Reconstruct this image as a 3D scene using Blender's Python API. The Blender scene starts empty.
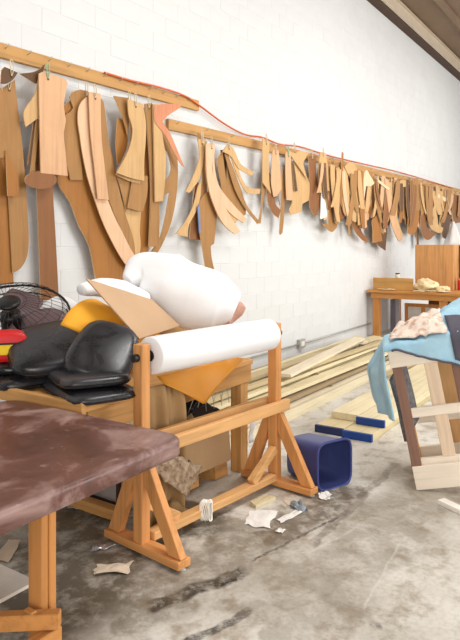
import bpy, bmesh, math, random
from mathutils import Vector, Matrix, noise, Euler
R = math.radians
# ------------------------------------------------------------------ camera, world, lights, exposure
scene = bpy.context.scene
C = scene.collection
cam = bpy.data.cameras.new('camera'); camo = bpy.data.objects.new('camera', cam); C.objects.link(camo)
cam.sensor_fit = 'VERTICAL'; cam.sensor_height = 36; cam.lens = 36*620/640; cam.shift_y = -73/640
cam.clip_start = .05; cam.clip_end = 200
HEAD = math.atan2(420, 620)                       # heading of the view, measured from the long wall
camo.location = (0, 0, 1.6); camo.rotation_euler = (R(90), 0, HEAD - R(90))
scene.camera = camo
wd = bpy.data.worlds.new('daylight'); scene.world = wd; wd.use_nodes = True
bgn = wd.node_tree.nodes['Background']; bgn.inputs[0].default_value = (1.0, .985, .96, 1); bgn.inputs[1].default_value = 1.2
def area(name, loc, target, sx, sy, power, col=(1, 1, 1)):
    l = bpy.data.lights.new(name, 'AREA'); l.shape = 'RECTANGLE'; l.size = sx; l.size_y = sy; l.energy = power; l.color = col
    o = bpy.data.objects.new(name, l); C.objects.link(o); o.location = loc
    o.rotation_euler = (Vector(target) - Vector(loc)).to_track_quat('-Z', 'Y').to_euler(); return o
area('bay_door_daylight', (-5.4, -2.2, 2.6), (4.5, 1.6, .9), 6.5, 4.4, 540, (1, .985, .96))
area('side_door_daylight', (10.0, -6.0, 2.8), (9.0, 3.0, .6), 8.0, 4.6, 640, (1, .985, .96))
for sx in (3.5, 9.0, 14.5): area('overhead_fill', (sx, .2, 6.15), (sx, .2, 0), 2.4, 1.8, 210, (1, .99, .97))  # added overhead fill for tops and floor; the deck has no skylight
scene.view_settings.view_transform = 'Standard'; scene.view_settings.look = 'None'
scene.view_settings.gamma = 1; scene.view_settings.use_curve_mapping = False
scene.view_settings.exposure = -0.13

# ------------------------------------------------------------------ materials
def lin(c): return tuple((v/12.92 if v <= .04045 else ((v+.055)/1.055)**2.4) for v in c)
MATS = {}
def new_mat(name):
    m = bpy.data.materials.new(name); m.use_nodes = True; nt = m.node_tree
    return m, nt, nt.nodes['Principled BSDF']
def nd(nt, t, **k):
    n = nt.nodes.new(t)
    for a, v in k.items(): setattr(n, a, v)
    return n
def ramp(nt, fac, stops):
    r = nd(nt, 'ShaderNodeValToRGB'); e = r.color_ramp.elements
    while len(e) < len(stops): e.new(.5)
    for el, (p, c) in zip(e, stops): el.position = p; el.color = (*c, 1)
    nt.links.new(fac, r.inputs[0]); return r.outputs[0]
def coords(nt, scale, loc=(0, 0, 0), rot=(0, 0, 0), kind='Object', typ='POINT'):
    tc = nd(nt, 'ShaderNodeTexCoord'); mp = nd(nt, 'ShaderNodeMapping', vector_type=typ)
    mp.inputs['Location'].default_value = loc; mp.inputs['Rotation'].default_value = rot; mp.inputs['Scale'].default_value = scale
    nt.links.new(tc.outputs[kind], mp.inputs[0]); return mp.outputs[0]
def noise_tex(nt, vec, scale, detail=4, rough=.55, dist=0):
    n = nd(nt, 'ShaderNodeTexNoise'); n.inputs['Scale'].default_value = scale; n.inputs['Detail'].default_value = detail
    n.inputs['Roughness'].default_value = rough; n.inputs['Distortion'].default_value = dist; nt.links.new(vec, n.inputs['Vector']); return n.outputs['Fac']
def bump(nt, b, h, strength=.2, dist=.01):
    n = nd(nt, 'ShaderNodeBump'); n.inputs['Strength'].default_value = strength; n.inputs['Distance'].default_value = dist
    nt.links.new(h, n.inputs['Height']); nt.links.new(n.outputs[0], b.inputs['Normal'])
def mixc(nt, fac, a, b, mode='MIX'):
    n = nd(nt, 'ShaderNodeMix', data_type='RGBA', blend_type=mode)
    for s, v in ((n.inputs['Factor'], fac), (n.inputs['A'], a), (n.inputs['B'], b)):
        if hasattr(v, 'links'): nt.links.new(v, s)
        elif isinstance(v, tuple): s.default_value = (*v, 1)
        else: s.default_value = v
    return n.outputs['Result']
def wood(rgb, axis='x', rough=.55, contrast=.2, knots=True):
    key = ('wood', rgb, axis, rough, contrast)
    if key in MATS: return MATS[key]
    m, nt, b = new_mat('wood'); c = lin(rgb)
    sc = {'x': (1.2, 22, 22), 'y': (22, 1.2, 22), 'z': (22, 22, 1.2)}[axis]
    v = coords(nt, sc); g = noise_tex(nt, v, 1.0, 5, .6, .6)
    dk = tuple(x*(1-contrast*1.5) for x in c); lt = tuple(min(1, x*(1+contrast*.5)) for x in c)
    col = ramp(nt, g, [(.28, dk), (.5, c), (.75, lt)])
    v2 = coords(nt, (1, 1, 1)); big = noise_tex(nt, v2, 3.0, 3)
    col = mixc(nt, .35, col, ramp(nt, big, [(.3, (.72, .68, .62)), (.7, (1, 1, 1))]), 'MULTIPLY')
    nt.links.new(col, b.inputs['Base Color']); b.inputs['Roughness'].default_value = rough
    b.inputs['Specular IOR Level'].default_value = .3
    bump(nt, b, g, .15, .004); MATS[key] = m; return m
def plain(rgb, rough=.6, var=.12, scale=6, metal=0, bumpy=0, spec=.4, sheen=0):
    key = ('plain', rgb, rough, var, scale, metal, bumpy)
    if key in MATS: return MATS[key]
    m, nt, b = new_mat('surface'); c = lin(rgb)
    v = coords(nt, (1, 1, 1)); g = noise_tex(nt, v, scale, 4)
    col = ramp(nt, g, [(.3, tuple(x*(1-var) for x in c)), (.7, tuple(min(1, x*(1+var)) for x in c))])
    nt.links.new(col, b.inputs['Base Color']); b.inputs['Roughness'].default_value = rough; b.inputs['Metallic'].default_value = metal
    b.inputs['Specular IOR Level'].default_value = spec
    if bumpy: bump(nt, b, noise_tex(nt, v, scale*8, 3), bumpy, .01)
    MATS[key] = m; return m

# ------------------------------------------------------------------ mesh helpers
class MB:
    def __init__(s): s.v = []; s.f = []
    def add(s, vs, fs):
        o = len(s.v); s.v += [tuple(v) for v in vs]; s.f += [tuple(i+o for i in f) for f in fs]; return s
    def box(s, a, b, M=None):
        (x0, y0, z0), (x1, y1, z1) = a, b
        vs = [Vector((x, y, z)) for z in (z0, z1) for x, y in ((x0, y0), (x1, y0), (x1, y1), (x0, y1))]
        if M is not None: vs = [M @ v for v in vs]
        return s.add(vs, [(3, 2, 1, 0), (4, 5, 6, 7), (0, 1, 5, 4), (1, 2, 6, 5), (2, 3, 7, 6), (3, 0, 4, 7)])
    def bar(s, p, q, w, h, up=(0, 0, 1), ext=0):          # rectangular bar from p to q, w sideways, h along up
        p, q = Vector(p), Vector(q); d = (q-p).normalized(); p = p-d*ext; q = q+d*ext
        side = d.cross(Vector(up)); side = side.normalized() if side.length > 1e-4 else Vector((1, 0, 0)); u = side.cross(d)
        vs = [c + side*a*w/2 + u*b_*h/2 for c in (p, q) for a, b_ in ((-1, -1), (1, -1), (1, 1), (-1, 1))]
        return s.add(vs, [(0, 3, 2, 1)[::-1], (4, 7, 6, 5)[::-1], (0, 1, 5, 4)[::-1], (1, 2, 6, 5)[::-1], (2, 3, 7, 6)[::-1], (3, 0, 4, 7)[::-1]])
    def tube(s, pts, r, n=8, closed=False, cap=True):
        pts = [Vector(p) for p in pts]; N = len(pts); rings = []; prev = None
        rr = r if isinstance(r, (list, tuple)) else [r]*N
        for i, p in enumerate(pts):
            a = pts[(i-1) % N] if (closed or i > 0) else p; b_ = pts[(i+1) % N] if (closed or i < N-1) else p
            t = (b_-a).normalized() if (b_-a).length > 1e-9 else Vector((0, 0, 1))
            if prev is None:
                prev = t.orthogonal().normalized()
            nrm = prev - t*prev.dot(t)
            nrm = nrm.normalized() if nrm.length > 1e-6 else t.orthogonal().normalized()
            prev = nrm; bi = t.cross(nrm)
            rings.append([p + (nrm*math.cos(2*math.pi*k/n) + bi*math.sin(2*math.pi*k/n))*rr[i] for k in range(n)])
        vs = [v for rg in rings for v in rg]; fs = []
        for i in range(N if closed else N-1):
            j = (i+1) % N
            for k in range(n): fs.append((i*n+k, i*n+(k+1) % n, j*n+(k+1) % n, j*n+k))
        if not closed and cap: fs += [tuple(range(n))[::-1], tuple((N-1)*n+k for k in range(n))]
        return s.add(vs, fs)
    def lathe(s, prof, n=24, M=None):                      # prof: (r, z) around local z
        vs = []; fs = []
        for r, z in prof:
            for k in range(n):
                a = 2*math.pi*k/n; vs.append(Vector((r*math.cos(a), r*math.sin(a), z)))
        for i in range(len(prof)-1):
            for k in range(n): fs.append((i*n+k, i*n+(k+1) % n, (i+1)*n+(k+1) % n, (i+1)*n+k))
        if prof[0][0] > 0: fs.append(tuple(range(n))[::-1])
        if prof[-1][0] > 0: fs.append(tuple((len(prof)-1)*n+k for k in range(n)))
        if M is not None: vs = [M @ v for v in vs]
        return s.add(vs, fs)
    def prism(s, poly, t0, t1, M):                         # poly in (a,b); extruded over c in t0..t1; M maps (a,b,c)
        n = len(poly)
        ar = sum(poly[i][0]*poly[(i+1) % n][1]-poly[(i+1) % n][0]*poly[i][1] for i in range(n))
        if ar < 0: poly = poly[::-1]
        vs = [M @ Vector((a, b, t0)) for a, b in poly] + [M @ Vector((a, b, t1)) for a, b in poly]
        fs = [tuple(range(n))[::-1], tuple(range(n, 2*n))] + [(i, (i+1) % n, n+(i+1) % n, n+i) for i in range(n)]
        return s.add(vs, fs)
    def grid(s, fn, nu, nv):
        vs = [fn(i/nu, j/nv) for i in range(nu+1) for j in range(nv+1)]
        fs = [(i*(nv+1)+j, (i+1)*(nv+1)+j, (i+1)*(nv+1)+j+1, i*(nv+1)+j+1) for i in range(nu) for j in range(nv)]
        return s.add(vs, fs)
    def mesh(s, name, mat, smooth=False, bevel=0, seg=1, weld=False):
        me = bpy.data.meshes.new(name); me.from_pydata([tuple(v) for v in s.v], [], s.f)
        bm = bmesh.new(); bm.from_mesh(me)
        if weld: bmesh.ops.remove_doubles(bm, verts=bm.verts, dist=1e-5)
        bmesh.ops.recalc_face_normals(bm, faces=bm.faces)
        if bevel: bmesh.ops.bevel(bm, geom=list(bm.edges), offset=bevel, segments=seg, affect='EDGES', profile=.6)
        bm.to_mesh(me); bm.free()
        if smooth: me.polygons.foreach_set('use_smooth', [True]*len(me.polygons))
        me.materials.append(mat); return me
    def build(s, name, mat, parent=None, loc=(0, 0, 0), rz=0, smooth=False, bevel=0, seg=1, solid=0, sub=0, weld=False):
        o = bpy.data.objects.new(name, s.mesh(name, mat, smooth, bevel, seg, weld)); C.objects.link(o)
        o.location = loc; o.rotation_euler = (0, 0, rz); o.parent = parent
        if solid:
            m = o.modifiers.new('thickness', 'SOLIDIFY'); m.thickness = solid; m.offset = 0
        if sub:
            m = o.modifiers.new('smooth', 'SUBSURF'); m.levels = sub; m.render_levels = sub
        return o
def tag(o, label, cat, group=None):
    o['label'] = label; o['category'] = cat
    if group: o['group'] = group
    return o
def thing(name, label, cat, loc=(0, 0, 0), rz=0, group=None):
    o = bpy.data.objects.new(name, None); C.objects.link(o); o.location = loc; o.rotation_euler = (0, 0, rz); o.empty_display_size = .1
    return tag(o, label, cat, group)
def struct(o, label=None):
    o['kind'] = 'structure'
    if label: o['label'] = label
    return o
def fbm(p, s=1.0): return noise.noise(Vector(p)*s)
random.seed(11)
TEMPLATES = [
  (3, 4.132, 'long narrow brown plank hanging at the far left edge', [(2881, 2715), (2995, 2737), (3013, 2120), (3068, 1310), (2881, 1319)], None, False, 10),
  (2, 4.07755, 'rounded tan paddle template at the far left above the fan', [(2843, 2850), (2929, 2778), (2965, 2663), (2992, 2514), (2992, 2407), (2965, 2319), (2921, 2275), (2843, 2266)], None, False, 14),
  (2, 4.1141, 'tall tan template with rounded lower corner above the fan', [(2956, 2819), (3064, 2905), (3101, 2638), (3139, 2368), (3167, 2093), (3186, 1855), (3196, 1656), (3177, 1520), (3120, 1434), (3046, 1397), (3009, 1964)], None, True, 10),
  (3, 4.05965, 'small brown block template at the lower edge of the paddle', [(2943, 2337), (2987, 2267), (3051, 2158), (3060, 1988), (2961, 1989)], None, False, 10),
  (5, 4.0442, 'small dark brown offcut at the very top left of the rail', [(2897, 2932), (2923, 2961), (3039, 2943), (2994, 2879), (2932, 2834), (2888, 2825)], None, True, 10),
  (0, 4.0396, 'pale peach template with wavy right side and straight bottom, front of its bunch', [(3234, 2979), (3283, 3007), (3509, 2997), (3531, 2968), (3509, 2893), (3488, 2772), (3499, 2716), (3509, 2651), (3499, 2599), (3488, 2539), (3509, 2367), (3531, 2194), (3253, 2192)], None, True, 10),
  (1, 4.06315, 'tan kite-shaped template peeking out left of the wavy peach one', [(3253, 2955), (3214, 2811), (3109, 2657), (3128, 2542), (3263, 2644)], None, False, 10),
  (5, 4.0737, 'dark brown pointed wedge under the rail beside the wavy template', [(3080, 2949), (3242, 3010), (3321, 3086), (3281, 2947), (3232, 2904)], None, False, 10),
  (4, 4.04525, 'brown round disc template at the foot of the wavy peach one', [(3420, 2151), (3407, 2122), (3371, 2095), (3319, 2075), (3258, 2065), (3198, 2065), (3149, 2077), (3116, 2097), (3105, 2123), (3116, 2151), (3149, 2177), (3198, 2197), (3258, 2209), (3319, 2209), (3371, 2199), (3407, 2178)], None, False, 14),
  (2, 4.07965, 'thin slanting stick hanging beside the wavy peach template', [(3246, 2635), (3276, 2624), (3217, 2151), (3179, 2155)], None, False, 10),
  (5, 4.0902, 'dark brown stubby strip behind the slanting stick', [(3225, 2617), (3265, 2624), (3255, 2260), (3168, 2250), (3177, 2307)], None, False, 10),
  (4, 4.12675, 'long straight red-brown plank below the round disc', [(3264, 2628), (3426, 2655), (3446, 2108), (3478, 1659), (3510, 1154), (3324, 1167), (3304, 1657), (3284, 2079)], None, False, 10),
  (3, 4.1243, 'largest orange-brown sofa side template with sweeping curved left edge', [(3529, 2757), (3751, 2928), (3989, 2841), (4140, 2406), (4245, 2042), (4353, 1715), (4436, 1455), (4353, 1285), (3928, 1304), (3916, 1349), (3856, 1582), (3797, 1688), (3728, 1783), (3627, 1986), (3497, 2146), (3508, 2500)], None, False, 16),
  (2, 4.09585, 'tan template with rounded head and a notch beside the wavy peach one', [(3602, 2877), (3624, 2916), (3702, 2958), (3806, 2971), (3817, 2806), (3725, 2529), (3748, 2184), (3613, 2171), (3537, 2418), (3537, 2653), (3569, 2727), (3613, 2751), (3646, 2792)], None, True, 10),
  (10, 4.06525, 'long pale crescent template sweeping down to the white batting', [(3766, 2906), (3836, 2929), (3860, 2722), (3848, 2455), (3908, 2214), (4018, 2025), (4106, 1875), (4197, 1749), (4317, 1581), (4428, 1466), (4345, 1363), (4224, 1460), (4081, 1637), (3956, 1824), (3860, 2015), (3777, 2202), (3720, 2395), (3686, 2563), (3663, 2705), (3686, 2821)], None, False, 10),
  (0, 4.0368, 'narrow peach strip hung over the long pale crescent', [(3762, 2945), (3904, 2956), (3904, 2797), (3916, 2550), (3965, 2244), (4002, 2023), (3868, 2023), (3833, 2275), (3786, 2575)], None, True, 10),
  (2, 4.08635, 'tan bowed template between the crescent and the vase-shaped one', [(3928, 2950), (3989, 2899), (4026, 2707), (4077, 2441), (4153, 2219), (4272, 1901), (4381, 1667), (4409, 1456), (4272, 1666), (4077, 1984), (3952, 2291)], None, False, 10),
  (1, 4.0189, 'light tan vase-shaped template with narrow waist', [(4228, 2974), (4433, 2966), (4476, 2802), (4476, 2629), (4455, 2434), (4455, 2233), (4268, 2244), (4085, 2273), (4111, 2312), (4241, 2502), (4295, 2696), (4241, 2828)], None, True, 10),
  (1, 4.0533, 'light tan template half hidden behind the vase-shaped one', [(4251, 2973), (4387, 2972), (4500, 2780), (4486, 2440), (4429, 2204), (4278, 2219), (4107, 2259), (4133, 2307), (4264, 2508), (4305, 2702)], None, False, 10),
  (2, 4.06385, 'tan triangular template peeking out left of the vase-shaped one', [(4092, 2980), (4289, 3001), (4316, 2940), (4275, 2651), (4209, 2799)], None, True, 10),
  (3, 4.1004, 'narrow brown curved strip left behind the vase-shaped template', [(4181, 2799), (4247, 2791), (4314, 2613), (4233, 2415), (4181, 2362), (4155, 2544)], None, False, 10),
  (2, 4.05895, 'tan slanted block hanging below the vase-shaped template', [(4346, 2273), (4549, 2292), (4542, 2106), (4478, 1938), (4270, 1966)], None, False, 10),
  (2, 4.0825, 'tan tapered block left of the slanted block', [(4150, 2265), (4377, 2239), (4295, 1977), (4268, 1929), (4241, 2040)], None, False, 10),
  (1, 4.1039, 'tan wavy strip below the slanted block', [(4264, 2042), (4513, 2009), (4484, 1765), (4498, 1619), (4470, 1494), (4400, 1523), (4304, 1714)], None, False, 10),
  (3, 4.11445, 'broad brown plank behind the vase-shaped template', [(4510, 2954), (4656, 2982), (4671, 2267), (4641, 1669), (4597, 1452), (4482, 1493), (4510, 2058)], None, False, 10),
  (2, 4.06, 'long tan strip with square foot right of the vase-shaped template', [(4507, 2986), (4609, 3015), (4639, 2557), (4714, 2068), (4714, 1610), (4565, 1600), (4594, 2159), (4565, 2548)], None, True, 16),
  (1, 4.03155, 'shorter tan strip over the square-footed long strip', [(4591, 2998), (4666, 3012), (4741, 2668), (4788, 2473), (4741, 2059), (4621, 2042), (4606, 2550)], None, False, 16),
  (7, 4.01395, 'salmon pink boomerang template with long thin tail', [(4601, 2978), (4721, 3021), (5022, 3078), (4989, 3031), (4798, 2915), (4721, 2842), (4829, 2759), (4941, 2613), (5072, 2432), (5022, 2448), (4908, 2557), (4782, 2702), (4645, 2800), (4601, 2841)], None, False, 6),
  (2, 4.1025, 'tan hoop-shaped template with two openings right of the long strip', [(4717, 2891), (4841, 2811), (4952, 2725), (5033, 2612), (5066, 2396), (5033, 2101), (4952, 1848), (4794, 1600), (4642, 1451), (4584, 1492), (4717, 1620), (4794, 1711), (4872, 1927), (4936, 2167), (4856, 2130), (4794, 2075), (4763, 2174), (4888, 2286), (4952, 2374), (4952, 2467), (4888, 2573), (4794, 2652), (4717, 2691)], None, True, 14),
  (1, 4.06105, 'pale bent strip curving left at the start of the lower rail', [(5358, 2769), (5504, 2785), (5461, 2543), (5394, 2350), (5217, 2175), (5149, 2185), (5304, 2396), (5394, 2590)], 'templates at the start of the lower rail', True, 10),
  (1, 4.0716, 'tan flared strip curving left above the white batting', [(5426, 2321), (5426, 2168), (5336, 1978), (5213, 1824), (5196, 1706), (4995, 1735), (5153, 1864), (5301, 2052), (5372, 2241)], 'templates at the start of the lower rail', False, 10),
  (4, 4.106, 'brown square-ended strip behind the flared strip', [(5381, 2330), (5472, 2283), (5472, 1677), (5275, 1686), (5292, 1870)], 'templates at the start of the lower rail', False, 10),
  (2, 4.06455, 'tan plank with long narrow tail hanging lowest of the lower rail', [(5380, 2034), (5444, 2141), (5583, 2235), (5718, 2019), (5669, 1639), (5602, 1611), (5621, 1477), (5698, 1284), (5527, 1290), (5444, 1611), (5398, 1774)], 'templates at the start of the lower rail', False, 10),
  (11, 4.0491, 'thin blue strip beside the plank with the narrow tail', [(5342, 2032), (5378, 2055), (5396, 1763), (5369, 1752)], 'templates at the start of the lower rail', False, 10),
  (2, 4.08565, 'tan tapered strip hung highest at the start of the lower rail', [(5383, 2852), (5556, 2767), (5556, 2200), (5445, 2061), (5472, 2414)], 'templates at the start of the lower rail', True, 10),
  (10, 4.0182, 'long pale pink curved strip sweeping right, front of its bunch', [(5445, 2723), (5538, 2747), (5576, 2686), (5557, 2468), (5652, 2260), (5810, 2056), (6121, 1783), (6015, 1752), (5750, 1883), (5557, 2120), (5464, 2354)], 'templates at the start of the lower rail', True, 14),
  (10, 4.0526, 'pale curved strip parallel to the front pink one', [(5595, 2758), (5662, 2756), (5652, 2531), (5740, 2297), (5993, 2120), (6328, 1939), (6252, 1888), (5941, 2006), (5720, 2188), (5624, 2427)], 'templates at the start of the lower rail', False, 14),
  (1, 4.02415, 'short orange-tan strip bent far right at the top of the fanned bunch', [(5778, 2683), (5879, 2784), (6003, 2742), (6152, 2584), (6454, 2519), (6397, 2465), (6109, 2526), (5951, 2649)], 'templates at the start of the lower rail', True, 10),
  (1, 4.0347, 'thin orange-tan strip bending right below the short bent one', [(5915, 2702), (6018, 2658), (6278, 2340), (6624, 2325), (6600, 2261), (6323, 2253), (6168, 2361)], 'templates at the start of the lower rail', False, 10),
  (2, 4.04525, 'long thin strip pointing down right of the fanned bunch', [(5857, 2668), (5930, 2648), (6184, 2303), (6317, 2108), (6594, 1929), (6570, 1886), (6272, 2081), (6055, 2293)], 'templates at the start of the lower rail', False, 10),
  (2, 4.06665, 'narrow tan blade left of the fanned bunch', [(5721, 2596), (5839, 2690), (5880, 2505), (5941, 2285), (5962, 2175), (5860, 2141), (5799, 2354)], 'templates at the start of the lower rail', False, 10),
  (2, 4.0772, 'broad tan leaf-shaped template in the fanned bunch', [(5956, 2729), (6157, 2303), (6344, 2111), (6344, 1995), (6233, 1960), (6061, 2036), (5956, 2205)], 'templates at the start of the lower rail', False, 10),
  (1, 4.06175, 'small tan strip at the foot of the fanned bunch', [(5832, 2162), (5954, 2088), (6166, 1933), (6101, 1884), (5883, 1975)], 'templates at the start of the lower rail', False, 10),
  (5, 4.0983, 'dark brown strip deep inside the fanned bunch', [(5845, 2717), (5967, 2732), (6029, 2153), (5905, 2145)], 'templates at the start of the lower rail', False, 10),
  (1, 4.03085, 'pale tan long-sided template beside the round end of the orange cord', [(6666, 2968), (6839, 2942), (6814, 2651), (6839, 2405), (6877, 2280), (6666, 2409)], 'templates on the lower rail before the white one', True, 10),
  (2, 4.06525, 'tan hooked strip hanging left of the lower rail middle', [(6723, 2638), (6797, 2608), (6797, 2403), (6723, 2125), (6675, 1896), (6579, 1893), (6650, 1977), (6699, 2193)], 'templates on the lower rail before the white one', False, 10),
  (0, 4.0498, 'peach narrow tongue template in the second bunch', [(6947, 2855), (7104, 2875), (7184, 2369), (7051, 2267), (6973, 2249), (6909, 2451)], 'templates on the lower rail before the white one', True, 10),
  (4, 4.07335, 'dark tan curved strip behind the peach tongue', [(6828, 2586), (6936, 2532), (7066, 2164), (7199, 2092), (7145, 1984), (7014, 2031), (6861, 2196)], 'templates on the lower rail before the white one', False, 10),
  (9, 4.0709, 'greyish square card behind the second bunch', [(7167, 2687), (7317, 2703), (7330, 2225), (7183, 2151), (7141, 2261)], 'templates on the lower rail before the white one', False, 10),
  (2, 4.0663, 'thin tan stick hanging lowest of the second bunch', [(7240, 2628), (7308, 2635), (7295, 2177), (7240, 1800), (7175, 1759), (7159, 1799), (7186, 1998)], 'templates on the lower rail before the white one', False, 10),
  (0, 4.02485, 'peach straight strip left of the big leaf', [(7248, 2865), (7386, 2869), (7414, 2561), (7443, 2230), (7275, 2228), (7248, 2546)], 'templates on the lower rail before the white one', True, 10),
  (1, 4.0614, 'big light tan leaf template with stepped lower edge', [(7453, 2745), (7568, 2799), (7975, 2574), (8022, 2434), (7990, 2266), (7796, 2206), (7775, 2092), (7453, 2036), (7414, 2116), (7510, 2236)], 'templates on the lower rail before the white one', False, 10),
  (1, 4.03295, 'light tan hook-headed template over the big leaf', [(7227, 2956), (7478, 2882), (7720, 2940), (7934, 2939), (7765, 2777), (7872, 2605), (7966, 2521), (7486, 2793)], 'templates on the lower rail before the white one', True, 10),
  (5, 4.0435, 'dark thin strip between peach strip and big leaf', [(7449, 2784), (7520, 2723), (7622, 2375), (7534, 2361)], 'templates on the lower rail before the white one', False, 10),
  (4, 4.0649, 'red-brown pointed template right of the big leaf', [(7997, 2906), (8222, 2934), (8245, 2643), (8354, 2288), (8288, 2072), (8189, 2053), (8029, 2198), (8029, 2507)], 'templates on the lower rail before the white one', True, 10),
  (1, 4.02345, 'light tan straight template above the small white card', [(8303, 2999), (8472, 3006), (8577, 2747), (8612, 2448), (8269, 2393), (8236, 2786)], 'templates in the crowded middle of the lower rail', True, 10),
  (8, 4.034, 'small white card hanging among the brown templates', [(8358, 2518), (8564, 2535), (8529, 2051), (8324, 2013)], 'templates in the crowded middle of the lower rail', False, 10),
  (2, 4.05755, 'tan template with ragged foot right of the white card', [(8649, 2772), (8866, 2794), (8829, 2033), (8977, 1960), (8940, 1904), (8756, 1830), (8441, 1944), (8649, 1950)], 'templates in the crowded middle of the lower rail', False, 10),
  (4, 4.03995, 'red-brown narrow strip right above the ragged-footed template', [(8701, 2898), (8791, 2908), (8827, 2249), (8701, 2186), (8647, 2634)], 'templates in the crowded middle of the lower rail', False, 10),
  (2, 4.0505, 'tan tapered strip left of the upright stick', [(8850, 2916), (9113, 2930), (9113, 2677), (8943, 2443), (8924, 2176)], 'templates in the crowded middle of the lower rail', False, 10),
  (3, 4.00905, 'thin upright stick standing above the lower rail', [(9042, 3092), (9096, 3083), (9077, 2718), (9020, 2227), (8944, 2301)], 'templates in the crowded middle of the lower rail', False, 10),
  (1, 4.0196, 'tan spoon-shaped template right of the upright stick', [(9062, 2890), (9276, 2738), (9356, 2326), (9478, 2170), (9356, 2108), (9198, 2101), (9101, 2184), (9066, 2395)], 'templates in the crowded middle of the lower rail', False, 14),
  (1, 4.015, 'light tan leaf template with dark hook-shaped gap', [(9148, 2868), (9386, 2974), (9633, 2903), (9717, 2729), (9717, 2181), (9570, 2230), (9345, 2470), (9386, 2699)], 'templates in the crowded middle of the lower rail', False, 10),
  (2, 4.06455, 'pointed thin stick below the spoon-shaped template', [(9340, 2278), (9440, 2284), (9501, 1780), (9440, 1779)], 'templates in the crowded middle of the lower rail', False, 10),
  (6, 3.9971, 'cream angular blade, palest piece of the crowded bunch', [(9759, 2349), (9934, 2866), (10045, 2911), (10392, 2720), (10251, 2656), (10009, 2636), (9846, 2244), (9674, 2261)], 'templates in the crowded middle of the lower rail', False, 10),
  (4, 4.05965, 'brown curved strip sweeping right below the leaf template', [(9490, 2286), (9676, 2214), (9956, 1871), (10271, 1730), (10202, 1686), (9899, 1752), (9572, 1946)], 'templates in the crowded middle of the lower rail', False, 10),
  (0, 4.0312, 'peach square-footed strip below the cream blade', [(9756, 2384), (10063, 2403), (10131, 1935), (9830, 1902)], 'templates in the crowded middle of the lower rail', False, 10),
  (3, 4.0396, 'orange-tan spreading template hanging low in the crowded bunch', [(10393, 2073), (10648, 2172), (10897, 1709), (10435, 1670)], 'templates in the crowded middle of the lower rail', False, 10),
  (5, 4.06315, 'dark tan triangle hanging lowest of the crowded bunch', [(10612, 2082), (10885, 1982), (11222, 1955), (11116, 1533), (10710, 1636)], 'templates in the crowded middle of the lower rail', False, 10),
  (0, 4.0087, 'long pale curved strip ending left of the plywood box', [(10916, 2856), (11124, 2838), (11230, 2606), (11448, 2130), (11905, 1746), (11673, 1715), (11230, 2084), (11019, 2554)], 'templates above the workbench', False, 14),
  (1, 4.01925, 'thin pale curved strip beside the long curved one', [(11206, 2660), (11423, 2488), (11704, 2082), (11996, 1816), (11878, 1795), (11534, 2038), (11260, 2384)], 'templates above the workbench', False, 10),
  (3, 4.02765, 'orange-tan square template hanging above the plywood box corner', [(12326, 2344), (13042, 2400), (13002, 2146), (12708, 1868), (12264, 1880)], 'templates above the workbench', False, 10),
  (2, 4.0122, 'broad tan straight template over the orange-tan square one', [(12403, 2953), (12891, 3038), (13061, 2380), (12403, 2293)], 'templates above the workbench', False, 10),
  (5, 4.08775, 'thin brown stick reaching down to the plywood box', [(12965, 2272), (13134, 2280), (13196, 1579), (13073, 1579)], 'templates above the workbench', False, 10),
  (2, 4.0073, 'tan tapered template above the plywood box, left of the tongue', [(12977, 2878), (13395, 2912), (13613, 2472), (13114, 2255)], 'templates above the workbench', False, 10),
  (0, 4.00485, 'peach tongue template above the plywood box', [(13459, 2874), (13828, 2925), (13904, 2310), (13459, 2248)], 'templates above the workbench', False, 10),
  (1, 4.00025, 'curved tan band scooping right above the plywood box', [(13589, 2296), (14041, 2159), (14770, 2043), (14603, 1924), (13888, 1977), (13589, 2101)], 'templates above the workbench', False, 10),
  (4, 4.0238, 'brown scooped template hanging lowest above the plywood box', [(13168, 2385), (13595, 2014), (14282, 1918), (13669, 1753), (13237, 1856), (13099, 2128)], 'templates above the workbench', False, 10),
  (1, 3.99535, 'bent tan strip above the curved band', [(13795, 2856), (14102, 2745), (14260, 2506), (13871, 2242), (13720, 2258), (14024, 2538)], 'templates above the workbench', False, 10),
  (5, 4.0319, 'dark brown wedge hanging right above the plywood box', [(14553, 2454), (15687, 2510), (15234, 1768), (14802, 1834)], 'templates above the workbench', False, 10),
  (4, 4.0273, 'tall brown template at the right edge of the photo', [(15670, 2902), (16546, 2913), (16648, 2247), (15670, 2165)], 'templates above the workbench', False, 10),
  (6, 3.99885, 'cream slat lying slanted across the templates', [(14353, 2808), (15376, 2711), (15286, 2645), (14272, 2734)], 'templates above the workbench', False, 10),
  (6, 3.9964, 'cream stick slanted near the top of the bunch before the bench', [(10485, 2816), (11143, 2691), (11090, 2641), (10485, 2763)], 'templates above the workbench', False, 10),
  (1, 4.00695, 'tan rounded hook at the top of the bunch before the bench', [(11443, 2829), (12079, 2924), (12324, 2865), (12019, 2780), (11555, 2743)], 'templates above the workbench', False, 10),
  (0, 3.98996, 'slim short peach template, bending left, hanging right of the small white card', [(8337, 2826), (8338, 2719), (8303, 2612), (8245, 2509), (8164, 2388), (8117, 2380), (8175, 2496), (8216, 2612), (8242, 2728), (8263, 2843)], 'slim templates on the far half of the lower rail', False, 10),
  (5, 3.99671, 'slim short dark brown template, straight, hanging right of the small white card', [(8419, 2773), (8422, 2668), (8441, 2557), (8458, 2442), (8474, 2305), (8385, 2326), (8349, 2440), (8328, 2555), (8325, 2671), (8319, 2787)], 'slim templates on the far half of the lower rail', False, 10),
  (4, 4.01422, 'slim long brown template, bending right, hanging right of the small white card', [(8472, 2857), (8488, 2686), (8514, 2487), (8548, 2328), (8606, 2152), (8526, 2156), (8470, 2329), (8424, 2500), (8401, 2673), (8401, 2847)], 'slim templates on the far half of the lower rail', False, 10),
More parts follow.
